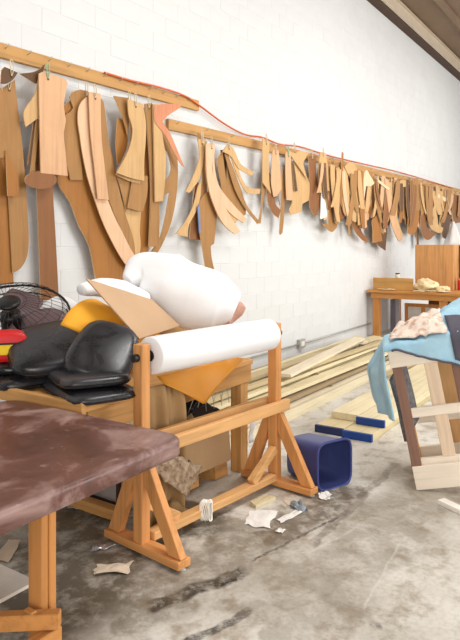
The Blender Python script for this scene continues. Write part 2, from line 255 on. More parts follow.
  (2, 4.09453, 'slim short tan template, straight, hanging right of the small white card', [(8696, 2837), (8717, 2713), (8736, 2613), (8757, 2479), (8763, 2368), (8654, 2372), (8602, 2485), (8581, 2599), (8576, 2713), (8588, 2830)], 'slim templates on the far half of the lower rail', False, 10),
  (1, 4.06759, 'slim short light tan template, bending left, hanging right of the small white card', [(8684, 2858), (8688, 2752), (8661, 2635), (8603, 2477), (8520, 2358), (8367, 2363), (8460, 2489), (8529, 2615), (8578, 2741), (8608, 2865)], 'slim templates on the far half of the lower rail', False, 10),
  (0, 4.10905, 'slim short peach template, bending right, hanging right of the small white card', [(8812, 2884), (8837, 2718), (8885, 2609), (8953, 2446), (9046, 2352), (8973, 2341), (8857, 2469), (8777, 2598), (8737, 2729), (8733, 2862)], 'slim templates on the far half of the lower rail', False, 10),
  (2, 4.05527, 'slim long tan template, straight, hanging right of the small white card', [(8759, 2854), (8783, 2625), (8789, 2390), (8792, 2192), (8789, 1960), (8685, 1964), (8661, 2180), (8650, 2395), (8648, 2612), (8668, 2830)], 'slim templates on the far half of the lower rail', False, 10),
  (0, 4.04237, 'slim long peach template, bending left, hanging right of the small white card', [(8769, 2810), (8765, 2582), (8723, 2420), (8647, 2195), (8544, 2004), (8447, 2003), (8543, 2200), (8612, 2399), (8658, 2598), (8683, 2796)], 'slim templates on the far half of the lower rail', False, 10),
  (1, 3.98782, 'slim long light tan template, bending right, hanging right of the small white card', [(8721, 2844), (8733, 2627), (8772, 2420), (8838, 2223), (8933, 1975), (8787, 1999), (8691, 2212), (8622, 2424), (8581, 2635), (8566, 2848)], 'slim templates on the far half of the lower rail', False, 10),
  (1, 4.11713, 'slim short light tan template, straight, hanging right of the small white card', [(9007, 2832), (9033, 2698), (9049, 2566), (9067, 2427), (9105, 2293), (8953, 2278), (8936, 2420), (8915, 2561), (8908, 2703), (8925, 2848)], 'slim templates on the far half of the lower rail', False, 10),
  (10, 4.1004, 'slim long pale pinkish template, bending right, hanging right of the small white card', [(9069, 2919), (9083, 2694), (9123, 2455), (9181, 2248), (9254, 2052), (9133, 2033), (9029, 2249), (8962, 2464), (8927, 2679), (8917, 2896)], 'slim templates on the far half of the lower rail', False, 10),
  (3, 4.1005, 'slim long orange-brown template, bending left, hanging right of the small white card', [(9089, 2896), (9075, 2692), (9042, 2459), (8972, 2218), (8868, 2013), (8787, 2030), (8872, 2242), (8939, 2457), (8988, 2672), (9002, 2885)], 'slim templates on the far half of the lower rail', False, 10),
  (1, 4.01059, 'slim long light tan template, straight, hanging right of the small white card', [(8948, 2842), (8952, 2624), (8951, 2382), (8939, 2171), (8911, 1955), (8789, 1976), (8791, 2186), (8801, 2395), (8813, 2606), (8821, 2816)], 'slim templates on the far half of the lower rail', False, 10),
  (1, 3.96823, 'slim short light tan template, bending left, hanging right of the small white card', [(8919, 2803), (8890, 2626), (8844, 2491), (8753, 2348), (8626, 2207), (8541, 2198), (8631, 2343), (8698, 2489), (8747, 2634), (8751, 2776)], 'slim templates on the far half of the lower rail', False, 10),
  (1, 4.05562, 'slim long light tan template, bending right, hanging right of the small white card', [(9141, 2839), (9155, 2631), (9197, 2464), (9263, 2265), (9351, 2085), (9267, 2098), (9157, 2280), (9083, 2461), (9042, 2643), (9028, 2826)], 'slim templates on the far half of the lower rail', False, 10),
  (10, 4.11228, 'slim long pale pinkish template, bending right, hanging right of the small white card', [(9324, 2839), (9336, 2678), (9379, 2450), (9448, 2288), (9545, 2073), (9481, 2098), (9361, 2285), (9277, 2470), (9229, 2656), (9211, 2844)], 'slim templates on the far half of the lower rail', False, 10),
  (10, 4.00021, 'slim long pale pinkish template, bending right, hanging right of the small white card', [(9138, 2798), (9166, 2578), (9214, 2378), (9281, 2194), (9393, 1990), (9270, 2006), (9161, 2204), (9074, 2399), (9030, 2595), (9027, 2794)], 'slim templates on the far half of the lower rail', False, 10),
  (4, 4.0514, 'slim long brown template, bending left, hanging right of the small white card', [(9316, 2818), (9334, 2619), (9307, 2428), (9263, 2231), (9201, 2046), (9028, 2038), (9090, 2230), (9135, 2422), (9163, 2614), (9198, 2808)], 'slim templates on the far half of the lower rail', False, 10),
  (2, 4.04952, 'slim short tan template, straight, hanging around the cream angular blade', [(9365, 2883), (9361, 2716), (9378, 2479), (9397, 2305), (9402, 2137), (9302, 2121), (9252, 2310), (9231, 2500), (9224, 2691), (9212, 2881)], 'slim templates on the far half of the lower rail', False, 10),
  (2, 4.11166, 'slim long tan template, bending right, hanging around the cream angular blade', [(9524, 2894), (9545, 2672), (9591, 2472), (9660, 2313), (9759, 2081), (9713, 2100), (9594, 2293), (9511, 2485), (9465, 2678), (9457, 2872)], 'slim templates on the far half of the lower rail', False, 10),
  (5, 4.05485, 'slim short dark brown template, bending left, hanging around the cream angular blade', [(9500, 2890), (9501, 2736), (9488, 2603), (9449, 2458), (9417, 2320), (9163, 2316), (9233, 2460), (9268, 2603), (9299, 2747), (9315, 2890)], 'slim templates on the far half of the lower rail', False, 10),
  (1, 4.09903, 'slim short light tan template, bending left, hanging around the cream angular blade', [(9599, 2889), (9606, 2705), (9582, 2529), (9528, 2324), (9451, 2129), (9278, 2120), (9365, 2312), (9430, 2504), (9478, 2697), (9509, 2890)], 'slim templates on the far half of the lower rail', False, 10),
  (2, 4.09353, 'slim short tan template, bending left, hanging around the cream angular blade', [(9622, 2834), (9622, 2710), (9580, 2577), (9498, 2457), (9359, 2308), (9251, 2311), (9352, 2447), (9444, 2583), (9508, 2719), (9543, 2853)], 'slim templates on the far half of the lower rail', False, 10),
  (2, 3.98952, 'slim short tan template, bending right, hanging around the cream angular blade', [(9451, 2783), (9484, 2621), (9537, 2497), (9612, 2331), (9691, 2169), (9565, 2188), (9441, 2335), (9373, 2484), (9340, 2634), (9345, 2787)], 'slim templates on the far half of the lower rail', False, 10),
  (1, 4.01517, 'slim long light tan template, straight, hanging around the cream angular blade', [(9581, 2847), (9614, 2628), (9626, 2421), (9631, 2238), (9623, 2007), (9465, 2023), (9443, 2222), (9438, 2422), (9445, 2622), (9475, 2824)], 'slim templates on the far half of the lower rail', False, 10),
  (2, 3.98967, 'slim long tan template, bending left, hanging around the cream angular blade', [(9580, 2779), (9561, 2565), (9520, 2369), (9429, 2165), (9319, 1939), (9135, 1954), (9269, 2159), (9355, 2366), (9421, 2574), (9438, 2779)], 'slim templates on the far half of the lower rail', False, 10),
  (2, 4.00182, 'slim short tan template, bending left, hanging around the cream angular blade', [(9649, 2850), (9649, 2716), (9608, 2555), (9523, 2391), (9399, 2210), (9298, 2236), (9391, 2389), (9463, 2543), (9518, 2698), (9549, 2851)], 'slim templates on the far half of the lower rail', False, 10),
  (1, 4.01805, 'slim long light tan template, straight, hanging around the cream angular blade', [(9735, 2856), (9751, 2624), (9767, 2412), (9787, 2195), (9816, 1970), (9710, 1959), (9676, 2177), (9651, 2395), (9641, 2613), (9647, 2832)], 'slim templates on the far half of the lower rail', False, 10),
  (1, 3.98615, 'slim short light tan template, bending right, hanging around the cream angular blade', [(9744, 2865), (9774, 2731), (9815, 2574), (9869, 2405), (9945, 2233), (9752, 2236), (9686, 2392), (9641, 2548), (9622, 2706), (9632, 2865)], 'slim templates on the far half of the lower rail', False, 10),
  (2, 4.10632, 'slim short tan template, bending left, hanging around the cream angular blade', [(10083, 2852), (10089, 2696), (10049, 2509), (9964, 2385), (9845, 2240), (9631, 2222), (9758, 2374), (9853, 2528), (9920, 2681), (9962, 2833)], 'slim templates on the far half of the lower rail', False, 10),
  (3, 3.99106, 'slim long orange-brown template, bending right, hanging around the cream angular blade', [(9878, 2878), (9873, 2622), (9897, 2401), (9926, 2150), (9945, 1907), (9831, 1909), (9757, 2151), (9721, 2392), (9705, 2634), (9687, 2875)], 'slim templates on the far half of the lower rail', False, 10),
  (0, 4.09166, 'slim short peach template, bending left, hanging around the cream angular blade', [(10142, 2923), (10146, 2774), (10123, 2579), (10067, 2443), (10004, 2285), (9871, 2272), (9948, 2436), (9994, 2601), (10032, 2765), (10056, 2929)], 'slim templates on the far half of the lower rail', False, 10),
  (3, 4.08666, 'slim short orange-brown template, bending right, hanging around the cream angular blade', [(10218, 2838), (10237, 2659), (10308, 2527), (10397, 2343), (10508, 2173), (10340, 2187), (10199, 2350), (10112, 2514), (10077, 2680), (10061, 2847)], 'slim templates on the far half of the lower rail', False, 10),
  (1, 4.08829, 'slim short light tan template, bending left, hanging around the cream angular blade', [(10235, 2844), (10236, 2728), (10203, 2566), (10134, 2442), (10030, 2275), (9941, 2285), (10021, 2429), (10084, 2574), (10132, 2719), (10159, 2863)], 'slim templates on the far half of the lower rail', False, 10),
  (2, 4.04131, 'slim short tan template, bending left, hanging around the cream angular blade', [(10217, 2870), (10202, 2674), (10161, 2529), (10087, 2340), (9979, 2147), (9875, 2169), (9946, 2343), (10001, 2517), (10037, 2692), (10049, 2864)], 'slim templates on the far half of the lower rail', False, 10),
  (10, 4.10136, 'slim long pale pinkish template, bending left, hanging around the cream angular blade', [(10403, 2915), (10403, 2719), (10369, 2475), (10295, 2242), (10187, 2052), (10095, 2041), (10176, 2262), (10239, 2486), (10287, 2709), (10316, 2933)], 'slim templates on the far half of the lower rail', False, 10),
  (1, 4.00344, 'slim short light tan template, bending left, hanging around the cream angular blade', [(10249, 2790), (10237, 2659), (10222, 2499), (10183, 2327), (10098, 2191), (9971, 2190), (10007, 2343), (10054, 2497), (10090, 2652), (10096, 2804)], 'slim templates on the far half of the lower rail', False, 10),
  (2, 4.02001, 'slim short tan template, bending left, hanging around the cream angular blade', [(10379, 2906), (10353, 2767), (10318, 2549), (10244, 2397), (10140, 2223), (10048, 2229), (10114, 2399), (10162, 2570), (10201, 2741), (10200, 2910)], 'slim templates on the far half of the lower rail', False, 10),
  (0, 4.09059, 'slim short peach template, bending left, hanging left of the workbench', [(10604, 2902), (10614, 2686), (10558, 2479), (10459, 2277), (10342, 2072), (10167, 2052), (10296, 2258), (10377, 2464), (10430, 2670), (10475, 2877)], 'slim templates on the far half of the lower rail', False, 10),
  (2, 4.07321, 'slim short tan template, straight, hanging left of the workbench', [(10621, 2869), (10634, 2675), (10628, 2491), (10603, 2296), (10539, 2101), (10414, 2109), (10433, 2298), (10467, 2488), (10496, 2679), (10522, 2870)], 'slim templates on the far half of the lower rail', False, 10),
  (2, 4.00496, 'slim long tan template, bending right, hanging left of the workbench', [(10527, 2824), (10568, 2633), (10619, 2432), (10702, 2213), (10817, 2047), (10716, 2031), (10562, 2235), (10455, 2437), (10394, 2639), (10397, 2845)], 'slim templates on the far half of the lower rail', False, 10),
  (4, 3.9809, 'slim short brown template, bending right, hanging left of the workbench', [(10497, 2788), (10526, 2647), (10588, 2520), (10686, 2330), (10825, 2219), (10771, 2211), (10607, 2359), (10492, 2507), (10429, 2657), (10416, 2809)], 'slim templates on the far half of the lower rail', False, 10),
  (1, 4.00552, 'slim short light tan template, bending left, hanging left of the workbench', [(10623, 2874), (10626, 2699), (10585, 2496), (10513, 2284), (10408, 2127), (10335, 2125), (10415, 2308), (10475, 2491), (10515, 2674), (10544, 2858)], 'slim templates on the far half of the lower rail', False, 10),
  (2, 4.05426, 'slim long tan template, bending right, hanging left of the workbench', [(10839, 2883), (10866, 2648), (10903, 2387), (10946, 2098), (11025, 1832), (10867, 1859), (10802, 2114), (10744, 2367), (10720, 2620), (10726, 2875)], 'slim templates on the far half of the lower rail', False, 10),
  (1, 4.06126, 'slim long light tan template, bending right, hanging left of the workbench', [(10930, 2843), (10963, 2601), (11010, 2365), (11066, 2094), (11140, 1871), (11009, 1874), (10894, 2116), (10818, 2356), (10785, 2597), (10791, 2840)], 'slim templates on the far half of the lower rail', False, 10),
  (2, 4.05045, 'slim long tan template, bending left, hanging left of the workbench', [(10946, 2808), (10950, 2621), (10918, 2384), (10847, 2169), (10746, 1964), (10645, 1981), (10704, 2191), (10748, 2402), (10785, 2614), (10811, 2826)], 'slim templates on the far half of the lower rail', False, 10),
  (0, 4.00899, 'slim short peach template, bending left, hanging left of the workbench', [(10901, 2883), (10919, 2711), (10892, 2531), (10844, 2374), (10748, 2216), (10616, 2219), (10663, 2386), (10719, 2554), (10754, 2722), (10792, 2891)], 'slim templates on the far half of the lower rail', False, 10),
  (10, 4.07973, 'slim long pale pinkish template, straight, hanging left of the workbench', [(11164, 2893), (11188, 2699), (11204, 2439), (11234, 2245), (11277, 1974), (11171, 2000), (11119, 2230), (11082, 2459), (11058, 2688), (11067, 2919)], 'slim templates on the far half of the lower rail', False, 10),
  (2, 4.06034, 'slim short tan template, bending right, hanging left of the workbench', [(11193, 2858), (11215, 2731), (11250, 2545), (11298, 2435), (11378, 2270), (11269, 2275), (11194, 2420), (11132, 2566), (11102, 2712), (11102, 2861)], 'slim templates on the far half of the lower rail', False, 10),
  (4, 4.01379, 'slim long brown template, straight, hanging left of the workbench', [(11175, 2875), (11197, 2616), (11190, 2397), (11157, 2186), (11069, 1965), (10883, 1955), (10899, 2178), (10940, 2403), (10977, 2629), (11013, 2856)], 'slim templates on the far half of the lower rail', False, 10),
  (5, 4.0487, 'slim long dark brown template, bending left, hanging left of the workbench', [(11361, 2831), (11334, 2603), (11269, 2368), (11158, 2180), (11025, 1930), (10878, 1937), (11008, 2157), (11089, 2378), (11139, 2599), (11151, 2819)], 'slim templates on the far half of the lower rail', False, 10),
  (1, 4.01481, 'slim short light tan template, bending left, hanging left of the workbench', [(11311, 2805), (11326, 2624), (11304, 2442), (11238, 2268), (11132, 2061), (10959, 2088), (11015, 2268), (11065, 2448), (11113, 2629), (11151, 2811)], 'slim templates on the far half of the lower rail', False, 10),
  (2, 4.09462, 'slim long tan template, bending left, hanging left of the workbench', [(11594, 2918), (11609, 2701), (11584, 2482), (11507, 2250), (11424, 2004), (11151, 2020), (11272, 2237), (11343, 2453), (11407, 2672), (11452, 2890)], 'slim templates on the far half of the lower rail', False, 10),
  (1, 4.06112, 'slim short light tan template, bending left, hanging left of the workbench', [(11569, 2890), (11548, 2687), (11489, 2479), (11392, 2287), (11238, 2055), (11140, 2086), (11247, 2289), (11339, 2493), (11394, 2697), (11412, 2899)], 'slim templates on the far half of the lower rail', False, 10),
  (4, 4.07828, 'slim long brown template, straight, hanging left of the workbench', [(11656, 2942), (11671, 2686), (11676, 2485), (11677, 2233), (11680, 1995), (11547, 2019), (11531, 2247), (11517, 2474), (11514, 2703), (11526, 2932)], 'slim templates on the far half of the lower rail', False, 10),
  (3, 4.04589, 'slim short orange-brown template, bending right, hanging left of the workbench', [(11647, 2849), (11665, 2714), (11747, 2569), (11860, 2419), (12009, 2210), (11857, 2237), (11672, 2389), (11551, 2542), (11494, 2697), (11466, 2854)], 'slim templates on the far half of the lower rail', False, 10),
  (0, 4.03643, 'slim short peach template, bending left, hanging left of the workbench', [(11650, 2928), (11661, 2772), (11630, 2571), (11550, 2397), (11425, 2227), (11261, 2243), (11343, 2411), (11413, 2580), (11472, 2749), (11513, 2919)], 'slim templates on the far half of the lower rail', False, 10),
  (1, 4.00718, 'slim long light tan template, straight, hanging left of the workbench', [(11611, 2822), (11622, 2614), (11613, 2407), (11586, 2170), (11522, 1932), (11410, 1925), (11433, 2152), (11467, 2381), (11495, 2611), (11518, 2841)], 'slim templates on the far half of the lower rail', False, 10),
  (2, 3.97835, 'slim short tan template, bending left, hanging left of the workbench', [(11660, 2870), (11673, 2694), (11633, 2529), (11543, 2392), (11416, 2206), (11129, 2191), (11267, 2360), (11370, 2531), (11447, 2702), (11498, 2872)], 'slim templates on the far half of the lower rail', False, 10),
  (4, 4.09139, 'slim short brown template, bending right, hanging left of the workbench', [(12055, 2926), (12105, 2720), (12159, 2527), (12258, 2346), (12405, 2199), (12230, 2188), (12061, 2369), (11939, 2548), (11862, 2728), (11868, 2913)], 'slim templates on the far half of the lower rail', False, 10),
  (4, 4.03882, 'slim short brown template, bending left, hanging left of the workbench', [(11924, 2924), (11924, 2748), (11868, 2569), (11751, 2403), (11580, 2268), (11440, 2265), (11571, 2425), (11675, 2587), (11752, 2748), (11797, 2909)], 'slim templates on the far half of the lower rail', False, 10),
  (5, 3.98108, 'slim short dark brown template, straight, hanging left of the workbench', [(11840, 2834), (11868, 2692), (11867, 2546), (11867, 2409), (11841, 2275), (11715, 2289), (11680, 2419), (11672, 2551), (11666, 2683), (11693, 2818)], 'slim templates on the far half of the lower rail', False, 10),
  (3, 4.03633, 'slim long orange-brown template, bending left, hanging above the plywood box', [(12056, 2864), (12066, 2699), (12049, 2472), (12007, 2246), (11920, 2070), (11800, 2073), (11839, 2275), (11886, 2478), (11922, 2682), (11950, 2885)], 'slim templates on the far half of the lower rail', False, 10),
  (3, 4.06989, 'slim long orange-brown template, bending right, hanging above the plywood box', [(12302, 2935), (12325, 2720), (12381, 2486), (12456, 2283), (12589, 2071), (12294, 2051), (12205, 2267), (12124, 2480), (12086, 2695), (12078, 2911)], 'slim templates on the far half of the lower rail', False, 10),
  (2, 4.05597, 'slim long tan template, straight, hanging above the plywood box', [(12305, 2975), (12296, 2776), (12284, 2544), (12247, 2344), (12186, 2142), (12081, 2163), (12116, 2359), (12147, 2556), (12177, 2753), (12182, 2949)], 'slim templates on the far half of the lower rail', False, 10),
  (5, 3.99811, 'slim short dark brown template, straight, hanging above the plywood box', [(12246, 2931), (12260, 2764), (12288, 2565), (12331, 2396), (12357, 2206), (12213, 2190), (12139, 2374), (12110, 2559), (12095, 2745), (12094, 2931)], 'slim templates on the far half of the lower rail', False, 10),
  (10, 4.09955, 'slim short pale pinkish template, bending left, hanging above the plywood box', [(12644, 2920), (12627, 2767), (12602, 2595), (12544, 2403), (12479, 2199), (12336, 2211), (12412, 2393), (12456, 2575), (12492, 2758), (12496, 2938)], 'slim templates on the far half of the lower rail', False, 10),
  (5, 4.07288, 'slim short dark brown template, bending left, hanging above the plywood box', [(12635, 2857), (12644, 2756), (12592, 2616), (12499, 2477), (12339, 2318), (12201, 2345), (12316, 2474), (12422, 2605), (12490, 2735), (12539, 2864)], 'slim templates on the far half of the lower rail', False, 10),
  (4, 4.00298, 'slim long brown template, straight, hanging above the plywood box', [(12500, 2937), (12520, 2729), (12533, 2551), (12533, 2328), (12552, 2130), (12380, 2153), (12380, 2345), (12368, 2537), (12372, 2729), (12389, 2923)], 'slim templates on the far half of the lower rail', False, 10),
  (3, 4.08213, 'slim short orange-brown template, bending right, hanging above the plywood box', [(12822, 2926), (12873, 2749), (12934, 2594), (13037, 2417), (13183, 2250), (12970, 2237), (12830, 2408), (12732, 2579), (12674, 2750), (12685, 2926)], 'slim templates on the far half of the lower rail', False, 10),
  (10, 4.09641, 'slim long pale pinkish template, bending left, hanging above the plywood box', [(12994, 2947), (12965, 2749), (12928, 2497), (12854, 2314), (12727, 2092), (12603, 2076), (12665, 2290), (12727, 2506), (12772, 2722), (12771, 2935)], 'slim templates on the far half of the lower rail', False, 10),
  (4, 3.99666, 'slim long brown template, bending left, hanging above the plywood box', [(12761, 2869), (12757, 2694), (12699, 2438), (12596, 2209), (12456, 2023), (12315, 2024), (12433, 2237), (12516, 2451), (12572, 2665), (12605, 2879)], 'slim templates on the far half of the lower rail', False, 10),
  (4, 4.07047, 'slim long brown template, straight, hanging above the plywood box', [(13087, 2854), (13081, 2664), (13061, 2414), (13020, 2218), (12957, 2030), (12849, 2040), (12878, 2243), (12905, 2447), (12925, 2650), (12932, 2853)], 'slim templates on the far half of the lower rail', False, 10),
  (10, 4.06983, 'slim short pale pinkish template, bending right, hanging above the plywood box', [(13134, 2929), (13179, 2759), (13270, 2640), (13402, 2489), (13583, 2397), (13458, 2371), (13245, 2509), (13102, 2648), (13029, 2790), (13020, 2936)], 'slim templates on the far half of the lower rail', False, 10),
  (10, 4.05704, 'slim long pale pinkish template, straight, hanging above the plywood box', [(13192, 2866), (13204, 2679), (13186, 2421), (13160, 2216), (13109, 2007), (13038, 2030), (13049, 2238), (13066, 2448), (13075, 2657), (13096, 2867)], 'slim templates on the far half of the lower rail', False, 10),
  (1, 3.98795, 'slim short light tan template, bending right, hanging above the plywood box', [(13096, 2934), (13133, 2771), (13203, 2652), (13306, 2442), (13448, 2310), (13347, 2296), (13172, 2462), (13053, 2627), (12992, 2794), (12985, 2964)], 'slim templates on the far half of the lower rail', False, 10),
  (1, 4.05521, 'slim short light tan template, bending right, hanging above the plywood box', [(13443, 2863), (13506, 2682), (13613, 2547), (13768, 2394), (13986, 2220), (13648, 2218), (13460, 2376), (13331, 2534), (13270, 2694), (13277, 2858)], 'slim templates on the far half of the lower rail', False, 10),
  (2, 4.06012, 'slim long tan template, bending right, hanging above the plywood box', [(13575, 2851), (13621, 2707), (13675, 2511), (13724, 2348), (13772, 2178), (13540, 2162), (13441, 2337), (13385, 2513), (13375, 2690), (13400, 2870)], 'slim templates on the far half of the lower rail', False, 10),
  (2, 4.05062, 'slim short tan template, bending left, hanging above the plywood box', [(13614, 2967), (13610, 2763), (13538, 2576), (13406, 2384), (13226, 2207), (13032, 2186), (13198, 2380), (13318, 2574), (13399, 2769), (13445, 2962)], 'slim templates on the far half of the lower rail', False, 10),
  (2, 3.9753, 'slim long tan template, bending right, hanging above the plywood box', [(13442, 2951), (13479, 2756), (13535, 2527), (13601, 2356), (13714, 2147), (13491, 2151), (13414, 2351), (13346, 2550), (13321, 2750), (13331, 2952)], 'slim templates on the far half of the lower rail', False, 10),
  (4, 4.0271, 'slim long brown template, bending left, hanging above the plywood box', [(13755, 2889), (13739, 2634), (13672, 2440), (13557, 2193), (13352, 2027), (13159, 2010), (13291, 2223), (13419, 2440), (13500, 2657), (13533, 2872)], 'slim templates on the far half of the lower rail', False, 10),
  (2, 4.05351, 'slim short tan template, bending left, hanging above the plywood box', [(13931, 2870), (13911, 2713), (13841, 2528), (13724, 2314), (13535, 2195), (13410, 2176), (13550, 2348), (13672, 2521), (13747, 2694), (13775, 2865)], 'slim templates on the far half of the lower rail', False, 10),
  (2, 3.97966, 'slim long tan template, straight, hanging above the plywood box', [(13840, 3005), (13834, 2780), (13851, 2540), (13842, 2319), (13860, 2085), (13552, 2087), (13574, 2309), (13569, 2530), (13587, 2752), (13582, 2973)], 'slim templates on the far half of the lower rail', False, 10),
  (5, 4.04569, 'slim long dark brown template, straight, hanging near the right edge', [(14183, 2854), (14176, 2668), (14158, 2496), (14119, 2274), (14088, 2129), (13879, 2125), (13925, 2309), (13942, 2493), (13957, 2677), (13961, 2860)], 'slim templates on the far half of the lower rail', False, 10),
  (1, 4.02491, 'slim long light tan template, bending right, hanging near the right edge', [(14184, 2858), (14212, 2672), (14274, 2486), (14370, 2294), (14451, 2080), (14223, 2060), (14070, 2259), (13999, 2459), (13962, 2659), (13956, 2860)], 'slim templates on the far half of the lower rail', False, 10),
  (1, 4.07372, 'slim short light tan template, bending left, hanging near the right edge', [(14390, 2978), (14394, 2833), (14359, 2593), (14282, 2410), (14167, 2219), (14051, 2224), (14132, 2420), (14196, 2617), (14247, 2814), (14279, 3010)], 'slim templates on the far half of the lower rail', False, 10),
  (3, 4.06716, 'slim short orange-brown template, straight, hanging near the right edge', [(14490, 2984), (14525, 2862), (14532, 2676), (14548, 2543), (14543, 2412), (14405, 2423), (14340, 2561), (14312, 2700), (14293, 2839), (14319, 2982)], 'slim templates on the far half of the lower rail', False, 10),
  (1, 4.0092, 'slim long light tan template, bending left, hanging near the right edge', [(14387, 3013), (14353, 2773), (14291, 2538), (14178, 2245), (14001, 2054), (13893, 2034), (14013, 2272), (14116, 2511), (14185, 2751), (14195, 2988)], 'slim templates on the far half of the lower rail', False, 10),
  (1, 4.00054, 'slim short light tan template, straight, hanging near the right edge', [(14457, 2949), (14521, 2767), (14552, 2636), (14596, 2509), (14595, 2324), (14320, 2343), (14229, 2489), (14208, 2637), (14200, 2786), (14249, 2939)], 'slim templates on the far half of the lower rail', False, 10),
  (4, 4.02692, 'slim short brown template, bending right, hanging near the right edge', [(14673, 2923), (14733, 2827), (14830, 2668), (14971, 2562), (15172, 2405), (14850, 2387), (14663, 2523), (14532, 2660), (14468, 2799), (14474, 2943)], 'slim templates on the far half of the lower rail', False, 10),
  (1, 3.9952, 'slim short light tan template, bending right, hanging near the right edge', [(14666, 2894), (14669, 2762), (14727, 2620), (14808, 2507), (14920, 2414), (14815, 2392), (14659, 2513), (14551, 2634), (14497, 2758), (14463, 2882)], 'slim templates on the far half of the lower rail', False, 10),
  (5, 4.08321, 'slim short dark brown template, bending right, hanging near the right edge', [(15064, 2947), (15098, 2751), (15202, 2610), (15373, 2412), (15609, 2230), (15486, 2250), (15213, 2423), (15028, 2596), (14923, 2770), (14887, 2947)], 'slim templates on the far half of the lower rail', False, 10),
  (1, 4.01295, 'slim long light tan template, bending left, hanging near the right edge', [(14875, 3000), (14882, 2741), (14842, 2550), (14760, 2329), (14610, 2093), (14458, 2080), (14550, 2301), (14640, 2524), (14706, 2748), (14747, 2971)], 'slim templates on the far half of the lower rail', False, 10),
  (2, 4.00775, 'slim short tan template, straight, hanging near the right edge', [(14958, 2924), (15002, 2789), (15042, 2656), (15080, 2542), (15072, 2346), (14819, 2359), (14746, 2505), (14736, 2654), (14748, 2804), (14781, 2956)], 'slim templates on the far half of the lower rail', False, 10),
  (1, 4.04004, 'slim short light tan template, bending right, hanging near the right edge', [(15222, 2947), (15242, 2793), (15341, 2666), (15487, 2480), (15688, 2287), (15554, 2331), (15313, 2482), (15150, 2634), (15066, 2788), (15026, 2943)], 'slim templates on the far half of the lower rail', False, 10),
  (10, 4.00536, 'slim short pale pinkish template, bending right, hanging near the right edge', [(15194, 2925), (15238, 2813), (15303, 2689), (15389, 2521), (15542, 2382), (15324, 2393), (15169, 2526), (15038, 2659), (14974, 2794), (14974, 2933)], 'slim templates on the far half of the lower rail', False, 10),
  (2, 4.00488, 'slim short tan template, bending left, hanging near the right edge', [(15309, 2963), (15295, 2830), (15229, 2672), (15098, 2570), (14897, 2402), (14680, 2411), (14832, 2554), (14958, 2698), (15046, 2842), (15084, 2983)], 'slim templates on the far half of the lower rail', False, 10),
  (2, 3.96991, 'slim long tan template, bending left, hanging near the right edge', [(15365, 2973), (15318, 2767), (15196, 2567), (15000, 2405), (14736, 2169), (14476, 2182), (14718, 2373), (14893, 2566), (14996, 2758), (15026, 2946)], 'slim templates on the far half of the lower rail', False, 10),
  (2, 4.07718, 'slim short tan template, bending left, hanging near the right edge', [(15806, 2854), (15805, 2780), (15710, 2671), (15550, 2514), (15329, 2423), (15210, 2402), (15379, 2521), (15504, 2640), (15581, 2758), (15637, 2875)], 'slim templates on the far half of the lower rail', False, 10),
  (0, 3.99774, 'slim short peach template, bending left, hanging near the right edge', [(15677, 2884), (15652, 2799), (15603, 2688), (15464, 2581), (15309, 2453), (14853, 2465), (15073, 2574), (15206, 2679), (15322, 2785), (15353, 2886)], 'slim templates on the far half of the lower rail', False, 10),
  (1, 4.09768, 'slim short light tan template, straight, hanging near the right edge', [(16181, 2990), (16222, 2896), (16234, 2758), (16206, 2604), (16144, 2463), (15861, 2450), (15845, 2587), (15850, 2725), (15880, 2864), (15926, 3005)], 'slim templates on the far half of the lower rail', False, 10),
  (4, 4.10004, 'slim long brown template, bending left, hanging near the right edge', [(16298, 2992), (16320, 2828), (16253, 2633), (16138, 2443), (15931, 2223), (15719, 2250), (15840, 2441), (15963, 2635), (16039, 2828), (16108, 3022)], 'slim templates on the far half of the lower rail', False, 10),
  (1, 4.1186, 'slim short light tan template, bending right, hanging near the right edge', [(16518, 3022), (16526, 2854), (16602, 2777), (16693, 2601), (16808, 2479), (16592, 2509), (16415, 2629), (16301, 2750), (16254, 2873), (16221, 2998)], 'slim templates on the far half of the lower rail', False, 10),
  (1, 4.06355, 'slim short light tan template, bending right, hanging near the right edge', [(16462, 2985), (16503, 2813), (16604, 2745), (16769, 2641), (16923, 2529), (16577, 2498), (16308, 2605), (16172, 2717), (16097, 2831), (16078, 2949)], 'slim templates on the far half of the lower rail', False, 10),
  (10, 4.10654, 'slim short pale pinkish template, straight, hanging near the right edge', [(16662, 3033), (16695, 2890), (16734, 2792), (16774, 2672), (16819, 2560), (16661, 2566), (16569, 2679), (16511, 2792), (16492, 2908), (16506, 3026)], 'slim templates on the far half of the lower rail', False, 10),
  (2, 3.97767, 'slim short tan template, straight, hanging near the right edge', [(16334, 2901), (16342, 2766), (16308, 2642), (16241, 2494), (16153, 2337), (15977, 2378), (16038, 2513), (16078, 2647), (16108, 2781), (16137, 2915)], 'slim templates on the far half of the lower rail', False, 10),
  (4, 4.05226, 'slim long brown template, bending left, hanging near the right edge', [(16787, 3024), (16770, 2895), (16712, 2709), (16615, 2492), (16479, 2328), (16260, 2299), (16398, 2489), (16499, 2679), (16561, 2869), (16584, 3057)], 'slim templates on the far half of the lower rail', False, 10),
]

# ------------------------------------------------------------------ setting
WALL = 4.2
